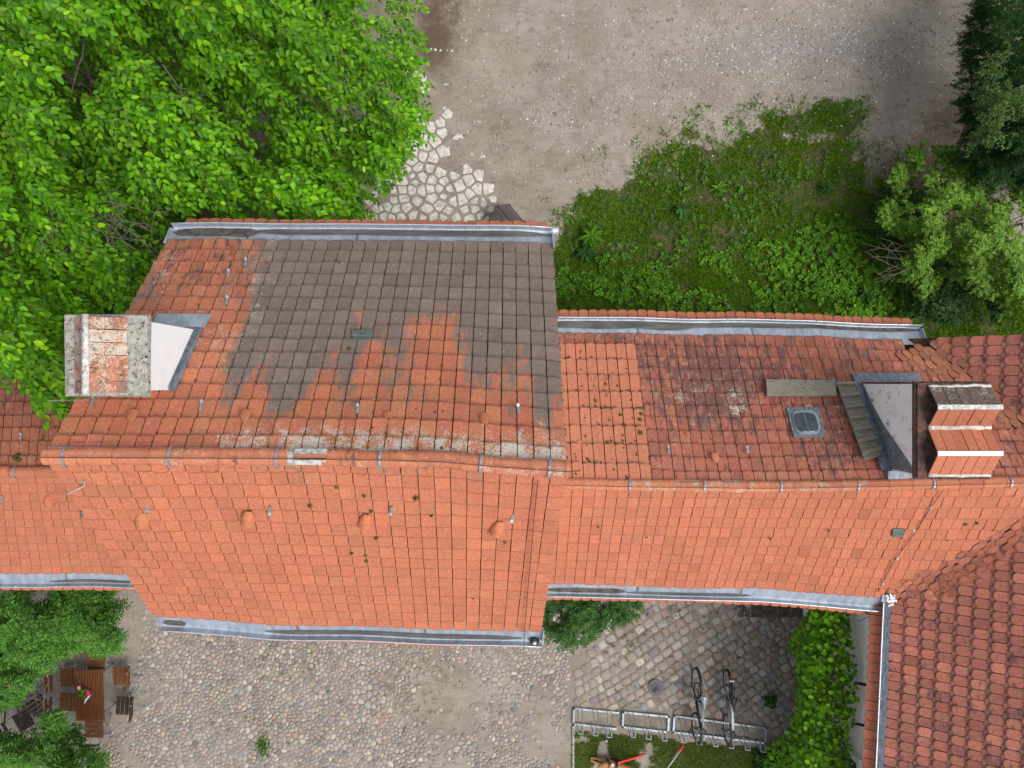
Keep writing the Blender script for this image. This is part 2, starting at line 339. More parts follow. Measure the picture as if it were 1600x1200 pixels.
# ------------------------------------------------------------------ stones by Voronoi cells
def clip(poly, nx_, ny_, d):
    out = []; n = len(poly)
    for i in range(n):
        a = poly[i]; b = poly[(i + 1) % n]; da = a[0] * nx_ + a[1] * ny_ - d; db = b[0] * nx_ + b[1] * ny_ - d
        if da <= 0: out.append(a)
        if (da < 0) != (db < 0):
            t = da / (da - db); out.append((a[0] + (b[0] - a[0]) * t, a[1] + (b[1] - a[1]) * t))
    return out
def voronoi(pts, rmax):
    pts = np.asarray(pts); cells = []
    for i in range(len(pts)):
        d = pts - pts[i]; q = (d ** 2).sum(1); nb = np.argsort(q)[1:15]
        c = [(-rmax, -rmax), (rmax, -rmax), (rmax, rmax), (-rmax, rmax)]
        for j in nb:
            l = math.sqrt(q[j]); 
            if l < 1e-6: continue
            c = clip(c, d[j, 0] / l, d[j, 1] / l, l / 2)
            if len(c) < 3: break
        cells.append(c)
    return cells
def stone(mb, cx, cy, z, cell, gap, hgt, c, rnd=1):
    p = np.array(cell); 
    if len(p) < 3: return False
    m = p.mean(0); r = np.linalg.norm(p - m, axis=1).mean()
    if r < gap * 1.6: return False
    p = m + (p - m) * max(.3, 1 - gap / r)
    for _ in range(rnd):
        nx2 = np.roll(p, -1, 0); p = np.stack([p * .75 + nx2 * .25, p * .25 + nx2 * .75], 1).reshape(-1, 2)
    if len(p) > 12: p = p[::2]
    n = len(p); jit = rng.uniform(-.006, .006, n)
    ring0 = np.column_stack([p + (cx, cy), np.full(n, z - .05)])
    ring1 = np.column_stack([m + (p - m) * .98 + (cx, cy), z + hgt * .45 + jit])
    ring2 = np.column_stack([m + (p - m) * .80 + (cx, cy), z + hgt * .95 + jit * .5])
    top = np.array([[m[0] + cx, m[1] + cy, z + hgt]])
    f = []
    for k in range(n):
        k2 = (k + 1) % n
        f += [(k, k2, n + k2, n + k), (n + k, n + k2, 2 * n + k2, 2 * n + k), (2 * n + k, 2 * n + k2, 3 * n)]
    mb.add(np.vstack([ring0, ring1, ring2, top]), f, c); return True
PAL = [(.36, .30, .26), (.33, .28, .25), (.29, .27, .25), (.25, .24, .24), (.20, .215, .23), (.38, .32, .27), (.42, .36, .30), (.38, .25, .20), (.31, .28, .24), (.46, .42, .36), (.28, .235, .22), (.15, .155, .165)]
PW = np.array([5, 5, 5, 4, 2.0, 4, 3.5, 2.0, 4, 2.0, 3, .7]); PW /= PW.sum()
PAL2 = [tuple(np.array(c) * 1.3) for c in [(.22, .17, .15), (.20, .19, .18), (.24, .20, .18), (.15, .16, .18), (.28, .25, .21), (.26, .18, .15), (.17, .20, .22), (.33, .31, .28)]]
def dart(region, rfun, n, seedpts=None):
    X0, X1, Y0, Y1 = region; pts = []; rs = []; cell = .1; grid = {}
    for _ in range(n):
        x = rng.uniform(X0, X1); y = rng.uniform(Y0, Y1); r = rfun(x, y)
        if r <= 0: continue
        k = int(.5 / cell); ok = True; gi = int(x / cell); gj = int(y / cell); R = int(math.ceil(r * 1.3 / cell))
        for i in range(gi - R, gi + R + 1):
            for j in range(gj - R, gj + R + 1):
                for q in grid.get((i, j), ()):
                    if (pts[q][0] - x) ** 2 + (pts[q][1] - y) ** 2 < ((r + rs[q]) * .5) ** 2: ok = False; break
                if not ok: break
            if not ok: break
        if ok: grid.setdefault((gi, gj), []).append(len(pts)); pts.append((x, y)); rs.append(r)
    return np.array(pts)
PAL = [tuple(np.array((.335, .29, .25)) * .22 + np.array(c) * .78) for c in PAL]; PAL2 = [tuple(np.array((.30, .26, .225)) * .45 + np.array(c) * .55) for c in PAL2]
def jit3(c, s=.1):
    k = 1 + rng.normal(0, s); return tuple(np.clip(np.array(c) * k * (1 + rng.normal(0, .03, 3)), .02, .75))
def cobbles(name, pts, keep, gap, hf, pal, pw, root, rmax=.3, nind=300):
    cells = voronoi(pts, rmax); L = []
    for i, (x, y) in enumerate(pts):
        if not keep(x, y): continue
        mb = MB(); hgt, g = hf(x, y)
        if stone(mb, x, y, float(gz(x, y)) + .002, cells[i], gap * g, hgt, jit3(pal[rng.choice(len(pal), p=pw)], .12)):
            v = np.vstack(mb.v); e = (v.max(0) - v.min(0)); L.append((e[0] * e[1], mb, (x, y)))
    L.sort(key=lambda q: -q[0]); rest = MB()
    for k, (a_, mb, (x, y)) in enumerate(L):
        if k < nind: mb.build(name, M_STONE, root, (x, y, 0), smooth=True)
        else: rest.add(np.vstack(mb.v), mb.f, mb.c[0][0][:3])
    if rest.n: rest.build(name + 's_small', M_STONE, root, smooth=True, kind='stuff')
yard = MB().add([P(200, 1240), P(880, 1240), P(880, 1080), P(200, 1080)] + np.array([0, 0, -.08]), [(0, 1, 2, 3)]).build('cobbled_yard', M_GROUND, kind='structure')
def yard_keep(x, y):
    px = 800 + x * F / H; py = 600 - y * F / H
    if not inpoly(px, py, [(150, 1230), (180, 1090), (215, 1040), (225, 960), (245, 900), (860, 900), (890, 1010), (880, 1230)]): return False
    s = float(fbm(x * .8, y * .8, 51)); cov = .385 + .05 * float(sstep(560, 860, px)) + .16 * float(sstep(280, 160, px)) - .10 * float(sstep(300, 420, px) * sstep(680, 560, px))
    return s + rng.normal(0, .05) > cov
def yard_h(x, y):
    s = float(fbm(x * .55, y * .55, 51)); return (.010 + .012 * min(1, max(0, (s - .4) * 4)), 1.0)
pts = dart((-10.2, 1.5, -9.6, -4.6), lambda x, y: float(.058 + .19 * rng.random() ** 2.8), 60000)
cobbles('cobblestone', pts, yard_keep, .011, yard_h, PAL, PW, yard)
sett = MB().add([P(890, 1130), P(1260, 1130), P(1260, 960), P(890, 960)] + np.array([0, 0, -.08]), [(0, 1, 2, 3)]).build('sett_pavement', M_GROUND, kind='structure')
def sett_keep(x, y):
    px = 800 + x * F / H; py = 600 - y * F / H
    if not inpoly(px, py, [(895, 1100), (895, 1060), (930, 1010), (960, 930), (1255, 930), (1255, 1160), (1060, 1116), (960, 1106)]): return False
    return float(fbm(x * .6 + 4, y * .6, 61)) + rng.normal(0, .06) > .36
ang = math.radians(30); SL_ = []; v = -4.0; SPAL = PAL2 + [(.33, .28, .25), (.38, .33, .29)]; SPW = np.array([3, 3, 3, 2, 2, 2, 1, 1, 2, 2]) / 21.
while v < 4.0:
    hv = rng.uniform(.15, .22); u = -4.0 + rng.uniform(0, .2)
    while u < 4.0:
        hu = rng.uniform(.14, .28); uc, vc = u + hu / 2, v + hv / 2 + .10 * math.sin(u * 1.1 + v); x = 4.2 + uc * math.cos(ang) - vc * math.sin(ang); y = -7 + uc * math.sin(ang) + vc * math.cos(ang)
        if 1.2 < x < 7.2 and -8.8 < y < -4 and sett_keep(x, y):
            cell = [(a_ * hu / 2 * rng.uniform(.86, 1.04), b_ * hv / 2 * rng.uniform(.86, 1.04)) for a_, b_ in ((-1, -1), (0, -1.02), (1, -1), (1, 1), (0, 1.02), (-1, 1))]
            ta = ang + rng.normal(0, .10); cell = [(p * math.cos(ta) - q * math.sin(ta), p * math.sin(ta) + q * math.cos(ta)) for p, q in cell]
            mb = MB()
            if stone(mb, x, y, float(gz(x, y)) - .004, cell, .008, .022, jit3(SPAL[rng.choice(len(SPAL), p=SPW)], .14), 1): SL_.append((hu * hv, mb, (x, y)))
        u += hu
    v += hv
SL_.sort(key=lambda q: -q[0]); rest = MB()
for k, (_, mb, (x, y)) in enumerate(SL_):
    if k < 300: mb.build('sett', M_STONE, sett, (x, y, 0), smooth=True)
    else: rest.add(np.vstack(mb.v), mb.f, mb.c[0][0][:3])
if rest.n: rest.build('setts_small', M_STONE, sett, smooth=True, kind='stuff')
# dark slabs along the house, below the eave
for i in range(5):
    b = MB().box((P(1152 + i * 21, 0)[0], P(0, 964)[1], -.03), (P(1152 + i * 21 + 19.5, 0)[0], P(0, 946)[1], .03 + rng.uniform(-.006, .006)))
    b.build('slab', M_PAVER, sett)
# white broken paving
flag = MB().add([P(590, 345), P(770, 345), P(770, 290), P(600, 290)] + np.array([0, 0, -.08]), [(0, 1, 2, 3)]).build('flagstone_path', M_GROUND, kind='structure')
FLAGP = [(560, 360), (575, 300), (605, 250), (620, 205), (650, 178), (705, 178), (700, 225), (735, 262), (770, 285), (782, 320), (768, 380), (560, 380)]
fp = dart((-4.2, -.1, 3.0, 7.0), lambda x, y: .15 + .22 * rng.random() ** 1.3, 12000); fc = voronoi(fp, .4)
for i, (x, y) in enumerate(fp):
    px = 800 + x * F / H; py = 600 - y * F / H
    if not inpoly(px, py, FLAGP): continue
    if fbm(x * .9, y * .9, 71) + rng.normal(0, .06) < (.26 if py > 262 else .40): continue
    mb = MB()
    if stone(mb, x, y, float(gz(x, y)), fc[i], .026 if rng.random() < .7 else .06, .016, (.5, .5, .5), 0): mb.build('flagstone', M_FLAG, flag, (x, y, 0))
for (px, py, s) in [(638, 108, .17), (648, 116, .16), (657, 120, .1), (664, 124, .12), (663, 138, .2), (674, 77, .05), (680, 78, .05), (687, 79, .06), (700, 79, .05), (706, 80, .06), (697, 134, .09), (755, 246, .09), (738, 240, .08), (712, 214, .12), (720, 213, .09), (694, 168, .07)]:
    c = P(px, py); k = 7; an = np.sort(rng.uniform(0, 6.28, k)); cell = [(math.cos(t) * s * rng.uniform(.6, 1), math.sin(t) * s * rng.uniform(.5, .9)) for t in an]
    mb = MB()
    if stone(mb, c[0], c[1], float(gz(c[0], c[1])), cell, .004, .016, (.5, .5, .5), 0): mb.build('flagstone', M_FLAG, flag, (c[0], c[1], 0))
# loose gravel and crumbs
def crumbs(name, n, sampler, lo, hi, pal):
    V = []; Qs = []; C = []; k = 0
    while k < n:
        x, y = sampler()
        s = lo + (hi - lo) * rng.random() ** 2.5; a_ = rng.uniform(0, 6.28); z = float(gz(x, y))
        d = [(math.cos(a_ + t) * s * rng.uniform(.6, 1.1), math.sin(a_ + t) * s * rng.uniform(.6, 1.1), 0) for t in (0, 1.57, 3.14, 4.71)]
        V += [(x + q[0], y + q[1], z - .004) for q in d] + [(x + q[0] * .5, y + q[1] * .5, z + s * .7) for q in d]
        b = k * 8; Qs += [(b + 4, b + 5, b + 6, b + 7)] + [(b + i, b + (i + 1) % 4, b + 4 + (i + 1) % 4, b + 4 + i) for i in range(4)]
        C += [jit3(pal[rng.integers(len(pal))], .15)] * 8; k += 1
    return qmesh(name, np.array(V), np.array(Qs), np.array(C), M_STONE, kind='stuff')
def s_gravel():
    while True:
        px = rng.uniform(700, 1560); py = rng.uniform(-10, 290)
        dd = math.exp(-(((px - 1250) / 230) ** 2 + ((py - 75 + (px - 1250) * .10) / 70) ** 2)) + .10 + .5 * math.exp(-(((px - 870) / 60) ** 2 + ((py - 185) / 40) ** 2))
        if rng.random() < dd * (.4 + 1.2 * max(0, float(fbm(px * .03, py * .03, 81)) - .25)): return P(px, py)[:2]
tag(crumbs('gravel', 9000, s_gravel, .009, .036, [(.42, .42, .43), (.34, .34, .36), (.5, .5, .5), (.26, .24, .23), (.20, .15, .12), (.38, .33, .28), (.60, .60, .60)]), 'loose grey and white gravel strewn over the sandy yard', 'gravel')
def s_litter():
    return P(rng.uniform(600, 1560), rng.uniform(-10, 340))[:2] if rng.random() < .5 else P(rng.uniform(150, 900), rng.uniform(910, 1210))[:2]
tag(crumbs('ground_litter', 2200, s_litter, .008, .026, [(.10, .07, .05), (.16, .12, .09), (.42, .38, .33), (.05, .04, .035)]), 'small dark crumbs and twigs littering the sand', 'litter')

# ------------------------------------------------------------------ roofs
class Slope:
    def __init__(s, R, E, L=None):
        s.R = np.array(R, float); s.E = np.array(E, float); s.ur = s.par(s.R); s.ue = s.par(s.E)
        a = s.R[-1] - s.R[0]; b = s.E.mean(0) - s.R.mean(0); n = np.cross(a, b); n /= np.linalg.norm(n); s.n = n if n[2] > 0 else -n
        s.L = np.linalg.norm((s.E[0] + s.E[-1]) / 2 - (s.R[0] + s.R[-1]) / 2); s.W = np.linalg.norm(s.E[-1] - s.E[0])
        s.o = (s.R.mean(0) + s.E.mean(0)) / 2
    @staticmethod
    def par(a): d = np.r_[0, np.cumsum(np.linalg.norm(np.diff(a, axis=0), axis=1))]; return d / d[-1]
    def line(s, A, pu, u):
        if u <= 0: return A[0] + (A[1] - A[0]) * u / (pu[1])
        if u >= 1: return A[-1] + (A[-1] - A[-2]) * (u - 1) / (1 - pu[-2])
        return np.array([np.interp(u, pu, A[:, k]) for k in range(3)])
    def pt(s, u, d, h=0.0):
        a = s.line(s.R, s.ur, u); b = s.line(s.E, s.ue, u); p = a + (b - a) * (d / s.L)
        wv = (float(vnoise(p[0] * .9, p[1] * .9 + p[2], 5)) - .5) * .05
        return p + s.n * (h + wv)
    def hit(s, px, py, h=0.0):
        d = np.array([(px - 800) / F, -(py - 600) / F, -1.0]); c = np.array([0, 0, H]); o = s.o + s.n * h
        t = (o - c).dot(s.n) / d.dot(s.n); return c + d * t
    def axes(s):
        dn = nrm(s.E.mean(0) - s.R.mean(0)); dn = dn - s.n * dn.dot(s.n); dn = nrm(dn); return nrm(np.cross(s.n, dn)), dn, s.n
def tile_geo(S, u0, u1, d0, d1, gapu, lift, arc, top=.004, bot=.046, th=.030, edge=(.66, .86)):
    """one flat clay tile with a rounded lower end and a grimy lower lip; S(u,d,h) -> point"""
    a = np.array([-1, -.78, -.36, .36, .78, 1]); mid = (u0 + u1) / 2; hw = (u1 - u0) / 2 - gapu
    sk = rng.normal(0, .02) * hw; bo = rng.normal(0, .006); tl = rng.normal(0, .0025)
    dA = d1 + bo - arc * (a * a) ** 1.5; k_in = .016 * (bot - top) / max(.05, d1 - d0)
    O = [S(mid + hw * x + sk, d, lift + bot + tl * x) for x, d in zip(a, dA)]
    I = [S(mid + hw * x + sk, d - .016, lift + bot + tl * x - k_in) for x, d in zip(a, dA)]
    up = [S(mid + hw, d0, lift + top), S(mid - hw, d0, lift + top)]
    B = [S(mid + hw * x + sk, d, lift + bot + tl * x - th) for x, d in zip(a, dA)] + [S(mid + hw, d0, lift + top - th), S(mid - hw, d0, lift + top - th)]
    V = np.array(O + I + I + up + B); e_ = rng.uniform(*edge); fac = np.r_[np.full(12, e_), np.full(8, 1.0), np.full(8, .9)]  # lip darkened in vertex colour: some grime, plus painted shadow line between courses
    f = [tuple(range(12, 20))] + [(k, k + 1, 7 + k, 6 + k) for k in range(5)] + [(k, 20 + k, 21 + k, k + 1) for k in range(5)] + [(5, 25, 26, 18), (19, 27, 20, 0)]
    return V, f, fac
def lay(slope, cols, rows, colour, arc=.022, gap=.006, d_end=None, keep=None, u_rng=(0, 1), d_rng=None, lift=0, edge=(.62, .84), bot=.046, wear=None):
    out = []; L = slope.L if d_end is None else d_end; d0, d1 = d_rng if d_rng else (0, L); g = (d1 - d0) / rows
    du = (u_rng[1] - u_rng[0]) / cols; gu = gap * du / (slope.W * du) if slope.W else 0
    for r_ in range(rows):
        ro = rng.normal(0, .005)
        for c_ in range(cols):
            a0 = u_rng[0] + c_ * du; a1 = a0 + du; b0 = d0 + r_ * g - (.05 if r_ else 0); b1 = d0 + (r_ + 1) * g + ro
            cen = slope.pt((a0 + a1) / 2, (b0 + b1) / 2, .03); px, py = PX(cen)
            if keep and not keep(cen, px, py, r_, c_): continue
            c, wv = colour(px, py, r_, c_)
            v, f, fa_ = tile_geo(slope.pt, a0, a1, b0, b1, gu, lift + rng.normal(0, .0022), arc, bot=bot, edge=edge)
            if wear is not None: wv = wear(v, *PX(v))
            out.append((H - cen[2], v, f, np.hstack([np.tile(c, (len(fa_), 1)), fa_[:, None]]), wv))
    return out
def place_tiles(tiles, root, roof, n=300):
    tiles.sort(key=lambda q: q[0]); rest = MB()
    for k, (D, v, f, c, wv) in enumerate(tiles):
        if k < n: MB().add(v, f, c, wv).build('roof_tile', M_TILE, roof, v.mean(0))
        else: rest.add(v, f, c, wv)
    if rest.n: rest.build('roof_tile_field', M_TILE, roof, kind='stuff')
def deck(mb, slope, u0=0, u1=1, ext=.56, h=-.055, k=40):
    V = []; 
    for i in range(k + 1):
        u = u0 + (u1 - u0) * i / k
        V += [slope.pt(u, -.02, h), slope.pt(u, slope.L + ext, h), slope.pt(u, slope.L + ext, h - .12), slope.pt(u, -.02, h - .12)]
    f = []
    for i in range(k):
        b = i * 4; f += [(b, b + 1, b + 5, b + 4), (b + 1, b + 2, b + 6, b + 5), (b + 2, b + 3, b + 7, b + 6)]
    mb.add(V, f)
def gutter(house, slope, u0, u1, outs, silt=(), seams=(), endcaps=(True, True), rim_s=.33):
    """zinc sheet, trough and front rim lying on the lower roof, with the last tile course below it"""
    k = 24; prof = [(-.10, .018), (rim_s * .5, .022), (rim_s * .9, .025), (rim_s, .06), (rim_s, .15), (rim_s + .012, .15), (rim_s + .012, .03)]
    V = []; L = slope.L
    for i in range(k + 1):
        u = lerp(u0, u1, i / k)
        for (d, h) in prof: V.append(slope.pt(u, L + d, 0) + slope.n * h * .55 + np.array([0, 0, h * .55]))
    m = len(prof); f = [(i * m + j, i * m + j + 1, (i + 1) * m + j + 1, (i + 1) * m + j) for i in range(k) for j in range(m - 1)]
    mb = MB().add(V, f)
    for side, e_ in ((0, endcaps[0]), (1, endcaps[1])):
        if e_:
            u = (u0, u1)[side]; q = [slope.pt(u, L + d, 0) + np.array([0, 0, h]) for d, h in ((-.06, .0), (rim_s, .0), (rim_s, .165), (-.06, .10))]
            sd_ = slope.axes()[0] * .006; mb.add(np.vstack([np.array(q) - sd_, np.array(q) + sd_]), [(0, 1, 2, 3), (7, 6, 5, 4), (0, 4, 5, 1), (1, 5, 6, 2), (2, 6, 7, 3), (3, 7, 4, 0)])
    gt = mb.build('gutter', M_ZINC, house)
    def top(u, d, h): return slope.pt(u, L + d, 0) + slope.n * h * .55 + np.array([0, 0, h * .55])
    MB().tube([top(lerp(u0, u1, i / k), rim_s + .004, .152) for i in range(k + 1)], .011, 6).build('rim', M_ZRIM, gt, smooth=True)
    nb = max(2, int(abs(u1 - u0) * slope.W / .75))
    for i in range(nb):
        u = lerp(u0, u1, (i + .5 + rng.normal(0, .06)) / nb)
        MB().tube([top(u, rim_s - .035, .148), top(u, rim_s, .166), top(u, rim_s + .03, .14)], .009, 4).build('bracket', M_ZRIM, gt)
    for u in seams:
        ax = slope.axes()[0] * .02; q = [top(u, d, h + .004) for d, h in ((-.1, .018), (rim_s * .5, .022), (rim_s * .88, .026))]
        mb = MB(); mb.add(np.vstack([np.array(q) - ax, np.array(q) + ax]), [(0, 3, 4, 1), (1, 4, 5, 2)]); mb.build('seam', M_LEAD, gt)
    for (ua, ub, d_a, d_b, mt) in silt:
        mb = MB(); V = []; kk = 16
        for i in range(kk + 1):
            t = i / kk; u = lerp(ua, ub, t); wd = min(1, 7 * t, 7 * (1 - t)) ** .5 * (.8 + .3 * float(vnoise(t * 5, ua * 9, 3))); c = (d_a + d_b) / 2; hw_ = (d_b - d_a) / 2 * wd * (1 + rng.normal(0, .06)) + .004
            V += [top(u, c - hw_, .032), top(u, min(c + hw_, rim_s - .005), .042)]
        mb.add(V, [(2 * i, 2 * i + 1, 2 * i + 3, 2 * i + 2) for i in range(kk)]); mb.build('silt', mt, gt)
    return gt
def eave_course(slope, cols, u0, u1, colour):
    return lay(slope, cols, 1, colour, arc=.035, u_rng=(u0, u1), d_rng=(slope.L + .14, slope.L + .58), lift=-.012)
def ridge(house, pts, lift, seg, rad, colour, skip=(), clips=(), mort=True):
    d = np.r_[0, np.cumsum(np.linalg.norm(np.diff(pts, axis=0), axis=1))]; L = d[-1]; n = int(L / seg)
    def at(s): return np.array([np.interp(s, d, pts[:, k]) for k in range(3)])
    V = []; k = 30
    for i in range(k + 1):
        p = at(L * i / k); V += [p + (0, .092, lift - .11), p + (0, .06, lift - .02), p + (0, -.06, lift - .02), p + (0, -.092, lift - .11)]
    mb = MB().add(V, [(i * 4 + j, i * 4 + j + 1, i * 4 + 5 + j, i * 4 + 4 + j) for i in range(k) for j in range(3)])
    bed = mb.build('ridge', M_MORT, house)
    for i in range(n):
        a_ = at(L * i / n - .02 if i else 0); b_ = at(L * (i + 1) / n); px, py = PX((a_ + b_) / 2)
        if any(s0 < px < s1 for s0, s1 in skip): continue
        V = []; jy = rng.normal(0, .006); jz = rng.normal(0, .005)
        for q, rr, dz in ((a_, rad * .95, 0), (b_ * .93 + a_ * .07, rad * 1.01, .004), (b_ * .92 + a_ * .08, rad * 1.06, .008), (b_, rad * 1.07, .008)):
            for m_ in range(13):
                t = math.pi * (m_ / 12 * 1.12 - .06); V.append(q + np.array([0, math.cos(t) * rr + jy, math.sin(t) * rr + lift - .05 + dz + jz]))
        c, wv = colour(px, py, 0, i)
        MB().add(V, [(r_ * 13 + j, r_ * 13 + j + 1, r_ * 13 + 14 + j, r_ * 13 + 13 + j) for r_ in range(3) for j in range(12)], c, wv).build('ridge_tile', M_TILE, bed, (a_ + b_) / 2)
    for cx in clips:
        s_ = np.interp(cx, [PX(at(q))[0] for q in np.linspace(0, L, 60)], np.linspace(0, L, 60)); p = at(s_)
        V = []
        for dx in (-.014, .014):
            for m_ in range(11):
                t = math.pi * (m_ / 10 * 1.12 - .06); V.append(p + np.array([dx + .01 * math.cos(t), math.cos(t) * (rad * 1.1 + .012), math.sin(t) * (rad * 1.1 + .012) + lift - .045]))
        MB().add(V, [(j, j + 1, 12 + j, 11 + j) for j in range(10)]).build('clip', M_STEEL, bed, p)
    return bed, at, L
def wire(house, pts, name='lightning_conductor', rad=.007, mat=None):
    return MB().tube(pts, rad, 5).build(name, mat or M_RUST, house)
def hook(house, slope, px, py):
    x, dn, n = slope.axes(); o = slope.hit(px, py, .05)
    pts = [o - dn * .07, o - dn * .02 + n * .01, o + dn * .03 + n * .015, o + dn * .05 + n * .05, o + dn * .035 + n * .07]
    mb = MB(); V = []
    for p in pts: V += [p - x * .016, p + x * .016, p + x * .016 + n * .005, p - x * .016 + n * .005]
    f = [(i * 4 + j, i * 4 + (j + 1) % 4, i * 4 + 4 + (j + 1) % 4, i * 4 + 4 + j) for i in range(len(pts) - 1) for j in range(4)] + [(3, 2, 1, 0), (16, 17, 18, 19)]
    return mb.add(V, f).build('roof_hook', M_STEEL, house, o)
def vent(house, slope, px, py, colour, hk=1.0, sk_=1.0):
    x, dn, n = slope.axes(); o = slope.hit(px, py, .045); V = []; R_ = 6; K = 9
    for i in range(R_ + 1):
        t = i / R_; wd = .03 + .055 * math.sin(min(1, t * 1.25) * math.pi / 2); hh = .012 + .075 * hk * math.sin(min(1, t * 1.2) * math.pi / 2)
        for j in range(K):
            a_ = math.pi * j / (K - 1); V.append(o + sk_ * (dn * (-.11 + .22 * t + .03 * math.sin(a_) * t) + x * math.cos(a_) * wd + n * math.sin(a_) * hh))
    f = [(i * K + j, i * K + j + 1, (i + 1) * K + j + 1, (i + 1) * K + j) for i in range(R_) for j in range(K - 1)]
    c, wv = colour(px, py, 0, 0); ob = MB().add(V, f, tuple(np.array(c) * (1.02, 1.04, .9)), (0, .15, .1, .1)).build('vent_tile', M_TILE, house, o, smooth=True)
    b = V[R_ * K:]; MB().add(b, [tuple(range(K))]).build('vent_opening', M_BLACK, ob)
    return ob
def patch_quad(parent, slope, name, pix, mat, h=.05, th=.02):
    q = [slope.hit(x, y, h) for x, y in pix]; return MB().slab(q, slope.n, th).build(name, mat, parent, np.mean(q, 0))
MOSSB = None
def moss(house, spots, name='moss'):
    V = []; Qs = []; k = 0; mb = MB()
    for (p, n, s) in spots:
        n = nrm(n); x = nrm(np.cross(n, [0.3, .8, .1])); y = np.cross(n, x); m = 6; a_ = rng.uniform(0, 6)
        r1 = [p + (x * math.cos(a_ + t) + y * math.sin(a_ + t)) * s * rng.uniform(.6, 1.2) - n * .005 for t in np.arange(m) * 2 * math.pi / m]
        r2 = [p + (q - p) * .6 + n * s * .5 for q in r1]
        mb.add(r1 + r2 + [p + n * s * .75], [(i, (i + 1) % m, m + (i + 1) % m, m + i) for i in range(m)] + [(m + i, m + (i + 1) % m, 2 * m) for i in range(m)])
    return mb.build(name, M_MOSS, house, kind='stuff', smooth=True)
def jitc(c, s=.06, h=.02):
    k = 1 + rng.normal(0, s * .85); return tuple(np.clip(np.array(c) * k * (1 + rng.normal(0, h, 3)), .01, .8))
ORANGE = np.array((.505, .180, .100))
def gable_walls(name, house, quads):
    for pts, ax, d in quads:
        p = np.array(pts, float); q = p + np.array(d); n = len(p)
        MB().add(np.vstack([p, q]), [tuple(range(n)), tuple(range(2 * n - 1, n - 1, -1))] + [(i, n + i, n + (i + 1) % n, (i + 1) % n) for i in range(n)]).build(name, M_WALL, house)

# ---- central house
ZR, ZE = 10.48, 7.48
house = tag(empty('house', (-2.2, -.4, 0)), 'tall central house with faded orange and grey tiled roof and white chimney', 'house')
RP = [(72, 712), (300, 713), (480, 714), (600, 716), (700, 719), (770, 726), (887, 734)]
Rm = [P(x, y, ZR - (.03 if 250 < x < 800 else 0)) for x, y in RP]
Em_u = [P(x, y, ZE) for x, y in [(262, 378), (560, 378), (864, 385)]]
Em_l = [P(x, y, ZE) for x, y in [(240, 958), (420, 972), (846, 984)]]
MU, ML = Slope(Rm, Em_u), Slope(Rm, Em_l)
GREYP = [(424, 300), (960, 300), (960, 520), (930, 660), (840, 635), (800, 560), (745, 585), (690, 520), (640, 520), (600, 560), (560, 600), (480, 615), (420, 615), (390, 560), (400, 480)]
def polydist(px, py, poly):
    d = np.full(np.shape(px), 1e9)
    for i in range(len(poly)):
        a_ = np.array(poly[i], float); b_ = np.array(poly[(i + 1) % len(poly)], float); ab = b_ - a_
        t = np.clip(((px - a_[0]) * ab[0] + (py - a_[1]) * ab[1]) / (ab @ ab), 0, 1)
        d = np.minimum(d, np.hypot(px - a_[0] - ab[0] * t, py - a_[1] - ab[1] * t))
    return d
def c_main_up(px, py, r_, c_):
    return jitc(ORANGE * (.96 - .08 * float(sstep(420, 300, px) * sstep(600, 450, py))), .08, .04), (0, 0, 0, 0)
def blob(px, py, x, y, a, b): return np.exp(-((px - x) / a) ** 2 - ((py - y) / b) ** 2)
def w_main_up(v, px, py):
    sd = polydist(px, py, GREYP) * np.where(inpoly(px, py, GREYP), 1, -1)
    st = vnoise(v[:, 0] * 5.5, v[:, 1] * .5, 301); st2 = vnoise(v[:, 0] * 2.2, v[:, 1] * 1.1, 307)
    g = np.clip(.56 + (sd + (st - .5) * 130 * sstep(440, 560, py) + (st2 - .5) * 70) / 170, 0, .92)
    g = np.maximum(g, .56 * sstep(705, 600, py) * sstep(340, 430, px) * (.55 + .6 * st))
    g = np.maximum(g, (.36 + .30 * st2) * sstep(430, 380, px) * sstep(520, 470, py))
    g = np.maximum(g, .34 * sstep(655, 690, py) * sstep(280, 330, px) * st)
    g = g * (1 - .9 * blob(px, py, 576, 575, 14, 42)) * (1 - .7 * blob(px, py, 665, 550, 16, 40)) * (1 - .6 * blob(px, py, 690, 580, 14, 30)) * (1 - .8 * blob(px, py, 563, 495, 7, 16))
    li = .20 + .30 * sstep(668, 688, py) * sstep(285, 380, px) * (.55 + .9 * vnoise(v[:, 0] * 4.5, v[:, 1] * 1.2, 311)) + .15 * sstep(640, 668, py) * sstep(290, 380, px) * st2
    li = li + .24 * blob(px, py, 402, 430, 14, 90) * (.4 + st2) + .16 * blob(px, py, 345, 545, 45, 60) + .20 * blob(px, py, 258, 425, 26, 40) + .12 * blob(px, py, 270, 520, 60, 50)
    mo = .14 + .16 * sstep(430, 380, px) * sstep(500, 440, py); dk = .22 + .30 * sstep(430, 380, px) * sstep(520, 440, py) + .22 * blob(px, py, 410, 560, 25, 40) + .16 * blob(px, py, 480, 610, 60, 25)
    return np.stack([g, li, mo, dk], -1)
def w_main_lo(v, px, py):
    st = vnoise(v[:, 0] * 5.5, v[:, 1] * .8, 321); st2 = vnoise(v[:, 0] * 2, v[:, 1] * 2, 323)
    g = .42 * sstep(775, 745, py) * sstep(270, 330, px) * (.45 + .7 * st) + .30 * blob(px, py, 870, 860, 14, 110) + .24 * st2 * st
    return np.stack([g, .12 + .12 * st2 * sstep(800, 760, py), .05 + 0 * g, .14 + .20 * st2 + .16 * sstep(775, 745, py)], -1)
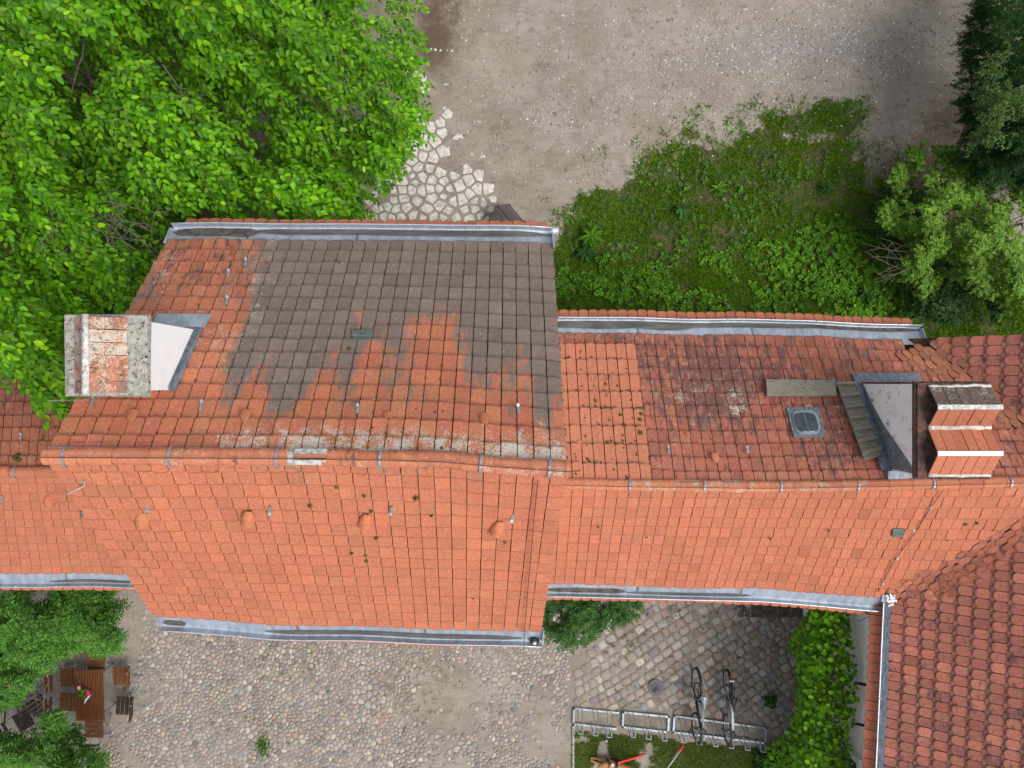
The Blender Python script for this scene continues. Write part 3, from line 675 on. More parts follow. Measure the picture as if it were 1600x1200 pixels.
def c_main_lo(px, py, r_, c_):
    g = 0.0; 
    if r_ == 0 and px > 280: g = .30 + .1 * rng.random()
    elif r_ < 3 and rng.random() < .15: g = .28
    elif rng.random() < .03: g = .30
    return jitc(ORANGE * (1.04, 1.02, 1.0), .05), (g, .14 if py < 800 else .02, .02, .10 + (.12 if r_ == 0 else 0))
def c_ridge_m(px, py, r_, c_):
    dk = .50 if (510 < px < 575 or 610 < px < 690 or 340 < px < 400) else .08
    return jitc(ORANGE * (1.10, 1.14, 1.10), .05), (.0, .30 + .08 * rng.random(), .05, dk)
GLASS_M = (567, 523)
def keep_mu(cen, px, py, r_, c_):
    if abs(px - GLASS_M[0]) < 17 and abs(py - GLASS_M[1]) < 9: return False
    if -4.78 < cen[0] < -4.06 and .0 < cen[1] < .66: return False
    return True
roof = MB(); deck(roof, MU); deck(roof, ML); roof = roof.build('roof', M_DECK, house)
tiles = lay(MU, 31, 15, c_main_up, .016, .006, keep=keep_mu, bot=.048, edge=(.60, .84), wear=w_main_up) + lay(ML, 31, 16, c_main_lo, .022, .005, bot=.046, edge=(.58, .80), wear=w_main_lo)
tiles += eave_course(MU, 31, .02, .99, lambda *a_: (jitc(ORANGE, .08), (.15, .2, .1, .2))) + eave_course(ML, 31, .035, .99, lambda *a_: (jitc(ORANGE, .05), (0, .05, 0, .1)))
place_tiles(tiles, house, roof)
bed, at, RL = ridge(house, np.array(Rm), .06, .365, .098, c_ridge_m, skip=((455, 512),), clips=(107, 270, 436, 596, 752, 858))
# broken ridge piece: mortar bed laid open, split tile underneath
p0, p1 = P(460, 714, ZR + .06), P(510, 714, ZR + .06)
MB().slab([p0 + (0, .085, -.06), p1 + (0, .085, -.06), p1 + (0, .02, .02), p0 + (0, .02, .02)], (0, 0, 1), .02).build('broken_mortar', M_MORT, bed)
MB().slab([p0 + (0, -.09, -.06), p1 + (0, -.09, -.06), p1 + (0, -.03, .01), p0 + (0, -.03, .01)], (0, 0, 1), .02).build('broken_mortar', M_MORT, bed)
MB().slab([p0 + (.02, .03, .03), p1 + (0, .03, .03), p1 + (0, -.005, .045), p0 + (.02, -.005, .045)], (0, 0, 1), .012, ORANGE, (0, .3, 0, .2)).build('tile_shard', M_TILE, bed)
MB().slab([p0 + (.02, -.02, .03), p1 + (0, -.02, .03), p1 + (0, .0, .026), p0 + (.02, .0, .026)], (0, 0, 1), .006).build('dark_gap', M_BLACK, bed)
wire(house, [at(s_) + (0, -.005, .165) for s_ in np.linspace(0, RL, 30)] + [P(907, 735, ZR + .2)])
wp = [ML.pt(u, d, .085) for u, d in [(.944, .1), (.945, .8), (.948, 1.6), (.950, 2.4), (.953, 3.2), (.955, ML.L - .05)]]
wire(house, wp + [ML.pt(.957, ML.L + .1, .10), ML.pt(.958, ML.L + .34, .13), ML.pt(.958, ML.L + .6, .06)])
MB().tube([ML.hit(120, 752, .05), ML.hit(133, 752, .10), ML.hit(131, 760, .12), ML.hit(105, 772, .14)], .008, 5).build('bent_wire', M_ZRIM, house)
MB().tube([MU.hit(75, 626, .25), MU.hit(128, 625, .2), MU.hit(158, 620, .12)], .008, 5).build('bent_rod', M_TWIG, house)
gutter(house, MU, 0.0, 1.0, None, silt=[(.005, .23, .10, .32, M_SILT), (.2, .999, .17, .325, M_WATER)], seams=(.205, .49), endcaps=(True, True))
g2 = gutter(house, ML, 0.01, 1.005, None, silt=[(.28, .955, .19, .325, M_WATER), (.015, .075, .16, .30, M_SILT)], seams=(.37, .70))
oc = ML.pt(.985, ML.L + .24, .05)
MB().tube([oc + ML.n * .0, oc + ML.n * .02], .075, 14).build('outlet', M_BLACK, g2)
MB().tube([oc + ML.n * .02, oc + ML.n * .06, oc + ML.n * .075], [.032, .03, .012], 10).build('strainer', M_ZRIM, g2, smooth=True)
q = P(868, 362, 7.1)
dp = MB().tube([q + (-.10, -.02, .12), q + (0, 0, .10), q + (0, 0, -.1), q + (0, 0, -7.1)], .055, 12).build('downpipe', M_ZRIM, house, smooth=True)
for x, y in [(222, 809), (388, 806), (572, 811), (779, 822)]: vent(house, ML, x, y, c_main_lo)
for x, y in [(205, 652), (382, 652), (606, 655), (757, 657)]: vent(house, MU, x, y, lambda *a_: (ORANGE * .88, (0, 0, 0, 0)), .4, .72)
for x, y in [(231, 792), (422, 797), (612, 797), (801, 808)]: hook(house, ML, x, y)
for x, y in [(357, 428), (355, 470), (315, 634), (559, 640), (810, 640), (145, 628), (384, 410)]: hook(house, MU, x, y)
gl = patch_quad(house, MU, 'glass_tile', [(550, 515), (584, 516), (582, 531), (551, 531)], M_GREENGLASS, .055, .012)
sp_ = []
for _ in range(1300):
    u = rng.integers(0, 32) / 31; d = rng.uniform(.1, MU.L); p = MU.pt(u, d, .035); px, py = PX(p)
    if keep_mu(p, px, py, 0, 0): sp_.append((p, MU.n, rng.uniform(.006, .017)))
for x, y in [(569, 776), (571, 868), (572, 877), (484, 791), (580, 799), (648, 780), (674, 806), (587, 841), (549, 865), (789, 847), (739, 935), (800, 935), (820, 932), (824, 894), (525, 762), (651, 778)]:
    sp_.append((ML.hit(x, y, .045), ML.n, rng.uniform(.022, .036)))
for x, y in [(581, 669), (760, 565), (530, 411), (545, 545), (690, 700), (650, 640), (680, 645), (692, 643)]: sp_.append((MU.hit(x, y, .045), MU.n, .035))
moss(house, sp_)
gable_walls('wall', house, [
    ([(-4.75, 1.9, 0), (-4.75, -3.3, 0), (-4.75, -3.3, 7.3), (-4.75, -.9, 10.1), (-4.75, 1.9, 7.3)], 0, (.3, 0, 0)),
    ([(.1, 1.9, 0), (.1, -3.3, 0), (.1, -3.3, 7.3), (.1, -.9, 10.1), (.1, 1.9, 7.3)], 0, (.3, 0, 0)),
    ([(-4.45, 1.6, 0), (.1, 1.6, 0), (.1, 1.6, 7.2), (-4.45, 1.6, 7.2)], 0, (0, .3, 0)),
    ([(-4.45, -3.3, 0), (.1, -3.3, 0), (.1, -3.3, 7.2), (-4.45, -3.3, 7.2)], 0, (0, .3, 0))])
# chimney of the central house: white render, concrete cap, tiled hood
ch = empty('chimney', (-4.5, .31, 8), house)
x0, x1, y0, y1, zt = -4.79, -4.02, -.07, .69, 10.37
MB().box((x0, y0, 8.0), (x1, y1, zt)).build('shaft', M_WHITE, ch)
V = []
for (o_, z_) in ((.0, 0), (.06, .01), (.075, .05), (.06, .10), (-.02, .115)):
    V += [(x0 - o_, y0 - o_ * .9, zt + z_), (x1 + o_, y0 - o_ * .9, zt + z_), (x1 + o_, y1 + o_ * .9, zt + z_), (x0 - o_, y1 + o_ * .9, zt + z_)]
V = np.array(V) + rng.normal(0, .006, (20, 3))
MB().add(V, [(i * 4 + j, i * 4 + (j + 1) % 4, i * 4 + 4 + (j + 1) % 4, i * 4 + 4 + j) for i in range(4) for j in range(4)] + [(16, 17, 18, 19)]).build('cap', M_CONC, ch)
zc = zt + .11; xm = (x0 + x1) / 2 - .05; zr_ = zc + .29
for k in range(6):
    ya = y0 - .03 + k * (y1 - y0 + .06) / 6; yb = ya + (y1 - y0 + .06) / 6 - .008
    for sx_, xe in ((1, x1 - .15), (-1, x0 + .07)):
        q = [(xe, ya, zc), (xe, yb, zc), (xm + .02 * sx_, yb, zr_), (xm + .02 * sx_, ya, zr_)]
        MB().slab(np.array(q) + rng.normal(0, .004, (4, 3)), nrm(np.array([zr_ - zc, 0, abs(xe - xm)]) * (sx_, 1, 1)), .022, jitc(ORANGE * .95, .08), (.46 + rng.normal(0, .05), .50 + rng.normal(0, .06), .54, .46)).build('hood_tile', M_TILE, ch)
MB().tube([(xm, y0 - .05, zr_ + .015), (xm + .004, (y0 + y1) / 2, zr_ + .022), (xm - .004, y1 + .04, zr_ + .015)], [.042, .038, .036], 7).build('hood_mortar', M_MORT, ch, smooth=True)
for yy in (y0 - .02, y1 - .02):
    MB().slab([(x1 - .17, yy, zc), (xm, yy, zr_ - .01), (xm, yy, zr_ - .02), (x0 + .09, yy, zc)], (0, 1, 0), .03).build('hood_gable', M_CONC, ch)
fa, fb, fcx, fd = MU.hit(268, 612, .05), MU.hit(322, 502, .05), MU.hit(328, 494, .05), MU.hit(280, 614, .05)
def on_mu(x, y, h):
    n = MU.n; o = MU.o; return np.array([x, y, o[2] - (n[0] * (x - o[0]) + n[1] * (y - o[1])) / n[2]]) + n * h
q = [on_mu(x1 + .0, y0 - .03, .03), on_mu(x1 + .085, y0 - .03, .03), on_mu(x1 + .085, y1 + .04, .03), on_mu(x1, y1 + .04, .03)]
MB().slab(q, MU.n, .02).build('flashing', M_LEAD, ch)
q = [on_mu(x0 + .2, y1 - .0, .04), on_mu(x1 + .10, y1, .04), on_mu(x1 + .13, y1 + .18, .04), on_mu(x0 + .2, y1 + .18, .04)]
MB().slab(q, MU.n, .015).build('apron', M_ZINC, ch)
q = [on_mu(x1 + .003, y0 - .01, .05), on_mu(x1 + .003, y1, .05)]
MB().add([q[0], q[1], q[1] + (0, 0, .05), q[0] + (0, 0, .05), q[0] + (.012, 0, 0), q[1] + (.012, 0, 0), q[1] + (.012, 0, .05), q[0] + (.012, 0, .05)], [(4, 5, 6, 7), (3, 7, 6, 2), (0, 4, 7, 3), (1, 2, 6, 5)]).build('upstand', M_LEAD, ch)

# ---- right wing
WZR, WZE = 6.28, 4.28
wing = tag(empty('house_wing', (5, -1.5, 0)), 'lower tiled wing with roof ladder, skylight and double chimney right of the tall house', 'house')
def PX_X(X, py, z): D = H - z; return np.array([X, -(py - 600) * D / F, z])
WX0 = .42
Rw = [PX_X(WX0, 755, WZR), P(960, 758, WZR), P(1200, 761, WZR - .02), P(1430, 757, WZR), P(1600, 753, WZR), PX_X(10.6, 752, WZR)]
Ewu = [PX_X(WX0, 522, WZE), P(1000, 523, WZE), P(1200, 527, WZE), P(1430, 533, WZE), PX_X(10.6, 541, WZE)]
Ewl = [PX_X(WX0, 911, WZE), P(1200, 918, WZE), P(1395, 932, WZE), PX_X(10.6, 946, WZE)]
WU, WLo = Slope(Rw, Ewu), Slope(Rw, Ewl)
def zpl(S, x, y): return S.o[2] - (S.n[0] * (x - S.o[0]) + S.n[1] * (y - S.o[1])) / S.n[2]
# ---- dark red building at the right
KB = .86; EB0 = P(1411, 529, WZE); EB1 = P(1379, 1215, WZE); EB1 = EB1 + (EB1 - EB0) * .12
up = np.array([2.7, 0, 2.7 * KB])
BE = [EB0, (EB0 + EB1) / 2, EB1]; BR = [p + up for p in BE]
BL = Slope(BR, BE)
def zW(x, y): return min(zpl(WU, x, y), zpl(WLo, x, y))
def zB(x, y): return zpl(BL, x, y)
VC = .60
PATCH = [(868, 549), (1003, 549), (1007, 752), (868, 752)]
def c_wing_up(px, py, r_, c_):
    lf = float(sstep(1130, 1000, px)); base = np.array((.36, .128, .084)) * (1 + .12 * float(sstep(700, 745, py)))
    dk = .34 + .22 * float(np.exp(-((px - 1110) / 90) ** 2 - ((py - 600) / 60) ** 2)) + rng.normal(0, .10)
    li = .18 + .30 * float(np.exp(-((px - 1152) / 18) ** 2 - ((py - 626) / 18) ** 2)) + .12 * float(np.exp(-((px - 1080) / 50) ** 2 - ((py - 605) / 20) ** 2)) + rng.normal(0, .06)
    g = .16 + .2 * float(np.exp(-((px - 1100) / 50) ** 2 - ((py - 660) / 25) ** 2)) + rng.normal(0, .1) + (.14 if py < 545 else 0)
    return jitc(base, .09, .04), (g, li, .24 + rng.normal(0, .06) + (.10 if py < 545 and px < 1000 else 0), dk)
def w_wing_up(v, px, py):
    st = vnoise(v[:, 0] * 5, v[:, 1] * .7, 331); st2 = fbm(v[:, 0] * 1.6, v[:, 1] * 1.6, 333, 3)
    dk = .34 + .34 * st2 + .22 * blob(px, py, 1110, 590, 95, 55) * (.5 + st) + .16 * blob(px, py, 1290, 710, 60, 25)
    li = .22 + .36 * blob(px, py, 1153, 628, 16, 16) + .16 * blob(px, py, 1085, 608, 55, 14) + .10 * st2
    g = .12 + .34 * blob(px, py, 1105, 655, 50, 30) + .26 * blob(px, py, 1320, 545, 22, 40) + .24 * sstep(548, 535, py) * st2 + .16 * st2
    mo = .28 + .22 * sstep(552, 540, py) * sstep(1010, 960, px) + .14 * st2
    return np.stack([g, li, mo, dk], -1)
def w_patch(v, px, py):
    st = vnoise(v[:, 0] * 9, v[:, 1] * .8, 341)
    return np.stack([.05 + 0 * px, .12 + 0 * px, .16 + .1 * st, .12 + .55 * blob(px, py, 945, 605, 34, 50) * (.4 + st)], -1)
def w_wing_lo(v, px, py):
    st2 = fbm(v[:, 0] * 1.3, v[:, 1] * 1.3, 343, 3); st = vnoise(v[:, 0] * 5, v[:, 1] * .8, 345)
    return np.stack([.10 * st2 + .10 * st, .16 + .14 * blob(px, py, 1000, 870, 60, 60), .10 + 0 * px, .18 + .22 * st2], -1)
def w_barn(v, px, py):
    st2 = fbm(v[:, 0] * 1.7, v[:, 1] * 1.7, 351, 3); st = vnoise(v[:, 0] * .8, v[:, 1] * 6, 353)
    return np.stack([.14 + .30 * st * sstep(980, 1150, py) + .16 * st2, .18 + .06 * st2, .20 + .2 * st2, .30 + .30 * st], -1)
def w_left_up(v, px, py):
    st2 = fbm(v[:, 0] * 2, v[:, 1] * 2, 355, 3)
    return np.stack([.12 + .15 * st2, .24 + .10 * st2, .30 + .3 * st2, .26 + .2 * st2 + .2 * sstep(690, 600, py)], -1)
def c_patch(px, py, r_, c_): return jitc(ORANGE * (1.0, 1.06, 1.12), .04), (.0, .04, .12, .12 + .45 * float(np.exp(-((px - 945) / 30) ** 2 - ((py - 600) / 45) ** 2)))
def c_wing_lo(px, py, r_, c_): return jitc(ORANGE * (1.0, .98, .98), .06), (.02, .08, .06, .16 + (.08 if rng.random() < .1 else 0))
def c_ridge_w(px, py, r_, c_): return jitc(ORANGE * (1.08, 1.12, 1.06), .05), (.0, .40 if 930 < px < 1340 else .22, .06, .14)
CHB = [(1338, 588), (1432, 590), (1450, 745), (1396, 748)]
def keep_wu(cen, px, py, r_, c_):
    if cen[0] < 2.27 and r_ < 11: return False
    if 6.2 < cen[0] < 7.2 and -1.4 < cen[1] < -.02: return False
    return zW(cen[0], cen[1]) > zB(cen[0], cen[1]) + VC * .34
GLASS_W = (1404, 832)
def keep_wl(cen, px, py, r_, c_):
    if abs(px - GLASS_W[0]) < 9 and abs(py - GLASS_W[1]) < 8: return False
    return zW(cen[0], cen[1]) > zB(cen[0], cen[1]) + VC * .34
roofw = MB(); deck(roofw, WU, 0, .70); deck(roofw, WU, .70, 1, ext=-.25); deck(roofw, WLo, ext=.1); roofw = roofw.build('roof', M_DECK, wing)
ncol = int(WU.W / .182)
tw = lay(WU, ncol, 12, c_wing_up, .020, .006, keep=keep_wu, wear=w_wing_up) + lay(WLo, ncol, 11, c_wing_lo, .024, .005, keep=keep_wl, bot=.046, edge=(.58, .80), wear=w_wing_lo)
# newer patch of lighter tiles lying a little proud
ua = 0.0; ub = (2.27 - WX0) / 10.18
tw += lay(WU, 10, 8, c_patch, .030, .007, u_rng=(.0, ub), d_rng=(.02, WU.L * .917), lift=.022, wear=w_patch)
ue = (P(1427, 520, WZE)[0] - WX0) / 10.18
tw += eave_course(WU, int(ue * WU.W / .182), .01, ue + .012, lambda *a_: (jitc(ORANGE * .92, .09), (.12, .22, .16, .25)))
uel = (P(1375, 940, WZE - .3)[0] - WX0) / 10.18
tw += eave_course(WLo, int(uel * WLo.W / .182), .0, uel - .01, lambda *a_: (jitc(ORANGE, .06), (.02, .05, .02, .1)))
place_tiles(tw, wing, roofw)
bedw, atw, RWL = ridge(wing, np.array(Rw), .05, .375, .095, c_ridge_w, clips=(983, 1099, 1218, 1338, 1455, 1575))
wire(wing, [atw(s_) + (0, -.005, .155) for s_ in np.linspace(.1, RWL, 24)])
wire(wing, [WLo.hit(x, y, .07) for x, y in [(1474, 766), (1455, 792), (1430, 832), (1400, 872), (1380, 908), (1372, 925)]])
for x, y in [(1454, 792), (1427, 828), (1401, 872), (1378, 911)]:
    o = WLo.hit(x, y, .05); MB().tube([o, o + WLo.n * .03, o + WLo.n * .045], [.028, .022, .008], 8).build('wire_holder', M_MORT, wing)
gutter(wing, WU, .0, ue + .02, None, silt=[(.012, .30, .12, .325, M_WATER), (.16, .52, .20, .325, M_WATER), (.42, ue + .018, .22, .325, M_SILT)], seams=(.19, .40))
ug = (P(1390, 938, WZE)[0] - WX0) / 10.18
gw2 = gutter(wing, WLo, .012, ug + .006, None, silt=[(.02, .17, .15, .30, M_SILT), (.17, .40, .22, .31, M_WATER)], seams=(.19, .38), endcaps=(True, False))
for x, y in [(906, 697), (1118, 717)]: vent(wing, WU, x, y, c_patch, .4, .72)
for x, y in [(1045, 703), (1168, 703), (883, 680)]: hook(wing, WU, x, y)
patch_quad(wing, WLo, 'glass_tile', [(1396, 825), (1414, 826), (1411, 839), (1393, 838)], M_GREENGLASS, .05, .012)
# skylight
sk = empty('skylight', WU.hit(1258, 660, 0), wing)
patch_quad(sk, WU, 'frame', [(1228, 638), (1280, 638), (1289, 684), (1240, 684)], M_LEAD, .045, .03)
def rrect(pix, n=6, r=.35):
    c = np.mean(pix, 0); out = []
    for i in range(4):
        p = np.array(pix[i]); a_ = np.array(pix[i - 1]); b_ = np.array(pix[(i + 1) % 4])
        for t in np.linspace(0, 1, n): out.append((1 - t) ** 2 * (p + (a_ - p) * r) + 2 * t * (1 - t) * p + t * t * (p + (b_ - p) * r))
    return out
def rslab(parent, name, pix, mat, h, th, inset=1.0):
    b = [WU.hit(x, y, h) for x, y in pix]; c = np.mean(b, 0); t_ = [c + (p - c) * inset + WU.n * th for p in b]; n = len(b)
    return MB().add(b + t_, [tuple(range(n, 2 * n))[::-1], tuple(range(n, 2 * n))][1:] + [(i, (i + 1) % n, n + (i + 1) % n, n + i) for i in range(n)]).build(name, mat, parent)
rslab(sk, 'sash', rrect([(1235, 642), (1276, 641), (1285, 678), (1244, 679)]), M_GREYP, .075, .03, .96)
rslab(sk, 'pane', rrect([(1238, 645), (1273, 644), (1281, 675), (1247, 676)]), M_GLASS, .107, .012, .94)
MB().tube([WU.hit(1255, 644, .125), WU.hit(1264, 676, .125)], .008, 4).build('glazing_bar', M_GREYP, sk)
# roof ladder and foot plank
ld = empty('roof_ladder', WU.hit(1340, 660, .05), wing)
patch_quad(ld, WU, 'plank', [(1306, 598), (1333, 598), (1377, 712), (1350, 720)], M_OLDWOOD, .10, .03)
for i in range(7):
    t = (i + .12) / 6.6; a_ = np.array((1306, 599)) * (1 - t) + np.array((1350, 718)) * t; b_ = np.array((1333, 599)) * (1 - t) + np.array((1377, 711)) * t
    patch_quad(ld, WU, 'cleat', [(a_[0] - 1, a_[1] - 2.2), (b_[0] + 1, b_[1] - 2.2), (b_[0] + 2, b_[1] + 2.2), (a_[0], a_[1] + 2.2)], M_OLDWOOD, .132, .055)
for (xa, ya), (xb, yb) in (((1309, 600), (1352, 716)), ((1330, 600), (1374, 711))):
    MB().tube([WU.hit(xa, ya, .07), WU.hit(xb, yb, .07)], .03, 4).build('runner', M_OLDWOOD, ld)
patch_quad(wing, WU, 'foot_plank', [(1196, 595), (1304, 597), (1306, 620), (1198, 619)], M_OLDWOOD, .08, .05)
# double chimney
cw = empty('chimney', (6.7, -.7, 5), wing)
X0, X1, Y0, Y1, ZT = 6.16, 7.22, -1.40, .0, 7.0
MB().box((X0, Y0, 4.6), (X1, Y1, ZT - .1)).build('shaft', M_SOOT, cw)
for k, (o_, za, zb) in enumerate(((.02, ZT - .10, ZT - .04), (.045, ZT - .038, ZT + .02), (.015, ZT + .022, ZT + .06))):
    MB().box((X0 - o_, Y0 - o_, za), (X1 + o_, Y1 + o_, zb)).build('crown_course', M_CROWN, cw)
zc = ZT + .062
for hy0, hy1, tone, wr, nT in ((-.64, -.04, ORANGE * .62, (.72, .36, .35, .35), 5), (-1.37, -.68, ORANGE * 1.04, (.0, .12, .10, .1), 6)):
    ym = (hy0 + hy1) / 2; zr_ = zc + .27; hx0, hx1 = 6.30, 7.24
    for k in range(nT):
        xa = hx0 + k * (hx1 - hx0) / nT; xb = xa + (hx1 - hx0) / nT - .010
        for sy, ye in ((1, hy1), (-1, hy0)):
            q = np.array([(xa, ye, zc), (xb, ye, zc), (xb, ym + .015 * sy, zr_), (xa, ym + .015 * sy, zr_)]) + rng.normal(0, .003, (4, 3))
            cc, ww = (tone, wr) if not (nT == 5 and sy < 0) else (ORANGE * .85, (.25, .2, .15, .42))
            MB().slab(q, nrm(np.array([0, sy * (zr_ - zc), abs(ye - ym)])), .02, jitc(cc, .06), tuple(np.array(ww) + rng.normal(0, .04, 4))).build('hood_tile', M_TILE, cw)
    mt = M_MORT if nT == 5 else M_WHITE
    MB().slab([(hx0 - .01, ym - .035, zr_ + .012), (hx1 + .01, ym - .035, zr_ + .012), (hx1 + .01, ym + .035, zr_ + .012), (hx0 - .01, ym + .035, zr_ + .012)], (0, 0, 1), .03).build('hood_ridge', mt, cw)
    for ye in (hy0 - .01, hy1 + .01):
        MB().tube([(hx0 + (hx1 - hx0) * t, ye + rng.normal(0, .006), zc + .01) for t in np.linspace(0, 1, 12)], [.032 * rng.uniform(.7, 1.15) for _ in range(12)], 6).build('hood_mortar', M_MORT, cw, smooth=True)
def on_wu(x, y, h): return np.array([x, y, zpl(WU, x, y)]) + WU.n * h
q = [on_wu(X0 - .16, Y0 - .05, .06), on_wu(X0 + .01, Y0 - .05, .06), on_wu(X0 + .01, Y1 + .02, .06), on_wu(X0 - .10, Y1 + .02, .06)]
MB().slab(q, WU.n, .02).build('flashing', M_LEAD, cw)
q = [on_wu(X0 - .08, Y1 + .0, .05), on_wu(X1 + .05, Y1, .05), on_wu(X1 + .05, Y1 + .16, .05), on_wu(X0 - .08, Y1 + .16, .05)]
MB().slab(q, WU.n, .012).build('apron', M_LEAD, cw)
MB().box((X0 - .1, Y0 - .16, 6.12), (X1 + .05, Y0 - .003, 6.30)).build('flashing', M_LEAD, cw)
q = [on_wu(X0, Y0, .04), on_wu(X0, Y1, .04)]
V = []
for t in np.linspace(0, 1, 14):
    b = q[0] * (1 - t) + q[1] * t; hh = .13 + .75 * (1 - t) ** 1.5 + .02 * math.sin(t * 9); V += [b + (-.006, 0, 0), b + (-.006, 0, hh)]
MB().add(V, [(2 * i, 2 * i + 1, 2 * i + 3, 2 * i + 2) for i in range(13)]).build('tar_coat', M_LEAD, cw)
sp_ = []
for _ in range(330):
    u = rng.uniform(0, .21); d = rng.uniform(.05, WU.L * .9); k = rng.random()
    if k < .55: u = round(u / (ub / 9)) * ub / 9 + rng.normal(0, .0006)
    else: d = round(d / (WU.L * .917 / 8)) * WU.L * .917 / 8 + rng.normal(0, .01) + .02
    if u < ub: sp_.append((WU.pt(u, d, .055), WU.n, rng.uniform(.008, .022) * (1.4 if d < 2.0 and u > .08 else 1)))
for x, y in [(969, 648), (976, 665), (1003, 647), (1001, 676), (950, 692), (1000, 655)]: sp_.append((WU.hit(x, y, .08), WU.n, .045))
for _ in range(900):
    u = rng.integers(0, ncol) / ncol; p = WU.pt(u, rng.uniform(.1, WU.L), .03); px, py = PX(p)
    if keep_wu(p, px, py, 0, 0): sp_.append((p, WU.n, rng.uniform(.006, .016)))
for x, y in [(1295, 829), (1204, 842), (1527, 818), (1509, 820), (1488, 880), (1402, 874), (935, 824), (1010, 840), (1480, 844)]: sp_.append((WLo.hit(x, y, .045), WLo.n, .03))
moss(wing, sp_)
gable_walls('wall', wing, [([(.42, .55, 0), (7.2, .55, 0), (7.2, .55, 4.3), (.42, .55, 4.3)], 0, (0, -.3, 0)), ([(.42, -3.45, 0), (7.2, -3.45, 0), (7.2, -3.45, 4.3), (.42, -3.45, 4.3)], 0, (0, .3, 0))])

# ---- dark red building
barn = tag(empty('outbuilding', (8.5, -5, 0)), 'building with dark red tiled roof and white wall at the right edge', 'building')
def c_barn(px, py, r_, c_):
    t = rng.random(); b = lerp(np.array((.33, .125, .098)), np.array((.50, .185, .125)), t ** 1.1)
    if py < 640: b = lerp(np.array((.30, .11, .085)), np.array((.40, .14, .10)), t)
    return jitc(b, .08), (.22 + rng.normal(0, .12) + .12 * float(sstep(1000, 1150, py)), .14, .14, .50 + rng.normal(0, .16))
def keep_b(cen, px, py, r_, c_): return zB(cen[0], cen[1]) > zW(cen[0], cen[1]) + VC * .34
roofb = MB(); deck(roofb, BL, ext=.34); roofb = roofb.build('roof', M_DECK, barn)
nb = int(BL.W / .176)
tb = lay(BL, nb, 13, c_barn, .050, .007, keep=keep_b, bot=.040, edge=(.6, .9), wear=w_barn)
def c_under(px, py, r_, c_): return jitc((.29, .15, .12), .15), (.40, .15, .28, .3)
gB = BL.L / 13
for r_ in range(13):     # second tile layer showing between the rounded ends
    for c_ in range(nb):
        a0 = (c_ + .5) / nb; cen = BL.pt(a0 + .5 / nb, (r_ + 1) * gB, .02); px, py = PX(cen)
        if a0 + 1 / nb > 1 or not keep_b(cen, px, py, 0, 0): continue
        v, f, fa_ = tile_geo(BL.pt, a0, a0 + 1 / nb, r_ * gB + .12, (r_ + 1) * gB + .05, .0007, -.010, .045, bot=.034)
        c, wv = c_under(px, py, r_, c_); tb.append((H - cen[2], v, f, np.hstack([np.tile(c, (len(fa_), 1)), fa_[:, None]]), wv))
ub0 = (WLo.E[2][1] - EB0[1]) / (EB1[1] - EB0[1])
tb += lay(BL, int((1 - ub0) * BL.W / .186), 1, lambda *a_: (jitc(ORANGE * .95, .08), (.02, .08, .05, .2)), arc=.035, u_rng=(ub0 + .022, 1), d_rng=(BL.L - .02, BL.L + .37), lift=-.012)
# swept valleys of small cut tiles
def valley(line_pts, downdir, nrow, colr):
    out = []; a_, b_ = [np.array(p, float) for p in line_pts]; L = np.linalg.norm((b_ - a_)[:2]); d_ = (b_ - a_)[:2] / L; pr = np.array([-d_[1], d_[0]])
    def S(t, s, h):
        x, y = a_[:2] + d_ * (L - s) + pr * t
        u, v = zW(x, y), zB(x, y); z = .5 * (u + v + math.sqrt((u - v) ** 2 + .03)) + h * 1.2 - .03
        return np.array([x, y, z])
    rh = L / nrow
    for i in range(nrow):
        wd = .37 + .04 * math.sin(i * 1.3); n = 6
        for j in range(n + (i % 2)):
            t0 = -wd + (j - (.5 if i % 2 else 0)) * 2 * wd / n; s1 = (i + 1) * rh + rng.normal(0, .008); bow = .10 * (abs(t0 + wd / n) / wd) ** 1.5
            cen = S(t0 + wd / n, s1 - rh * .5 + bow, .03); px, py = PX(cen)
            if cen[1] > .74 or (cen[1] < -4.15): continue
            c, wv = colr(px, py, i, j); t0 += rng.normal(0, .008)
            v, f, fa_ = tile_geo(S, t0, t0 + 2 * wd / n, s1 - rh * 1.5 + bow, s1 + bow, .006, rng.normal(.012, .003), .055, top=.004, bot=.020, th=.02, edge=(.7, .95))
            out.append((H - cen[2], v, f, np.hstack([np.tile(c, (len(fa_), 1)), fa_[:, None]]), wv))
    return out
def vline(S1, x0, x1):
    def yv(x):
        lo, hi = (-8, -1.55) if S1 is WLo else (-1.55, 4); fn = lambda y: zpl(S1, x, y) - zB(x, y)
        for _ in range(50):
            m = (lo + hi) / 2
            if (fn(m) > 0) == (S1 is WLo): hi = m
            else: lo = m
        return (lo + hi) / 2
    return [(x0, yv(x0), 0), (x1, yv(x1), 0)]
def c_val(px, py, r_, c_): return jitc(lerp(np.array((.33, .12, .085)), np.array((.48, .17, .10)), rng.random()), .08), (.12 + rng.normal(0, .1), .22, .22, .38 + rng.normal(0, .12))
def c_valu(px, py, r_, c_): return jitc(lerp(np.array((.30, .12, .08)), np.array((.42, .17, .09)), rng.random()), .1), (.15 + rng.normal(0, .1), .22, .40 + rng.normal(0, .08), .30 + rng.normal(0, .1))
tb += valley(vline(WLo, 7.0, 9.3), 1, 21, c_val) + valley(vline(WU, 7.4, 9.3), 1, 18, c_valu)
place_tiles(tb, barn, roofb)
kk = 30; V = []
for i in range(kk + 1):
    u = lerp(ub0 - .004, 1.0, i / kk)
    for d, h in ((-.03, .045), (.05, .050), (.085, .052), (.085, .11), (.095, .11), (.095, .03)): V.append(BL.pt(u, BL.L + d, h))
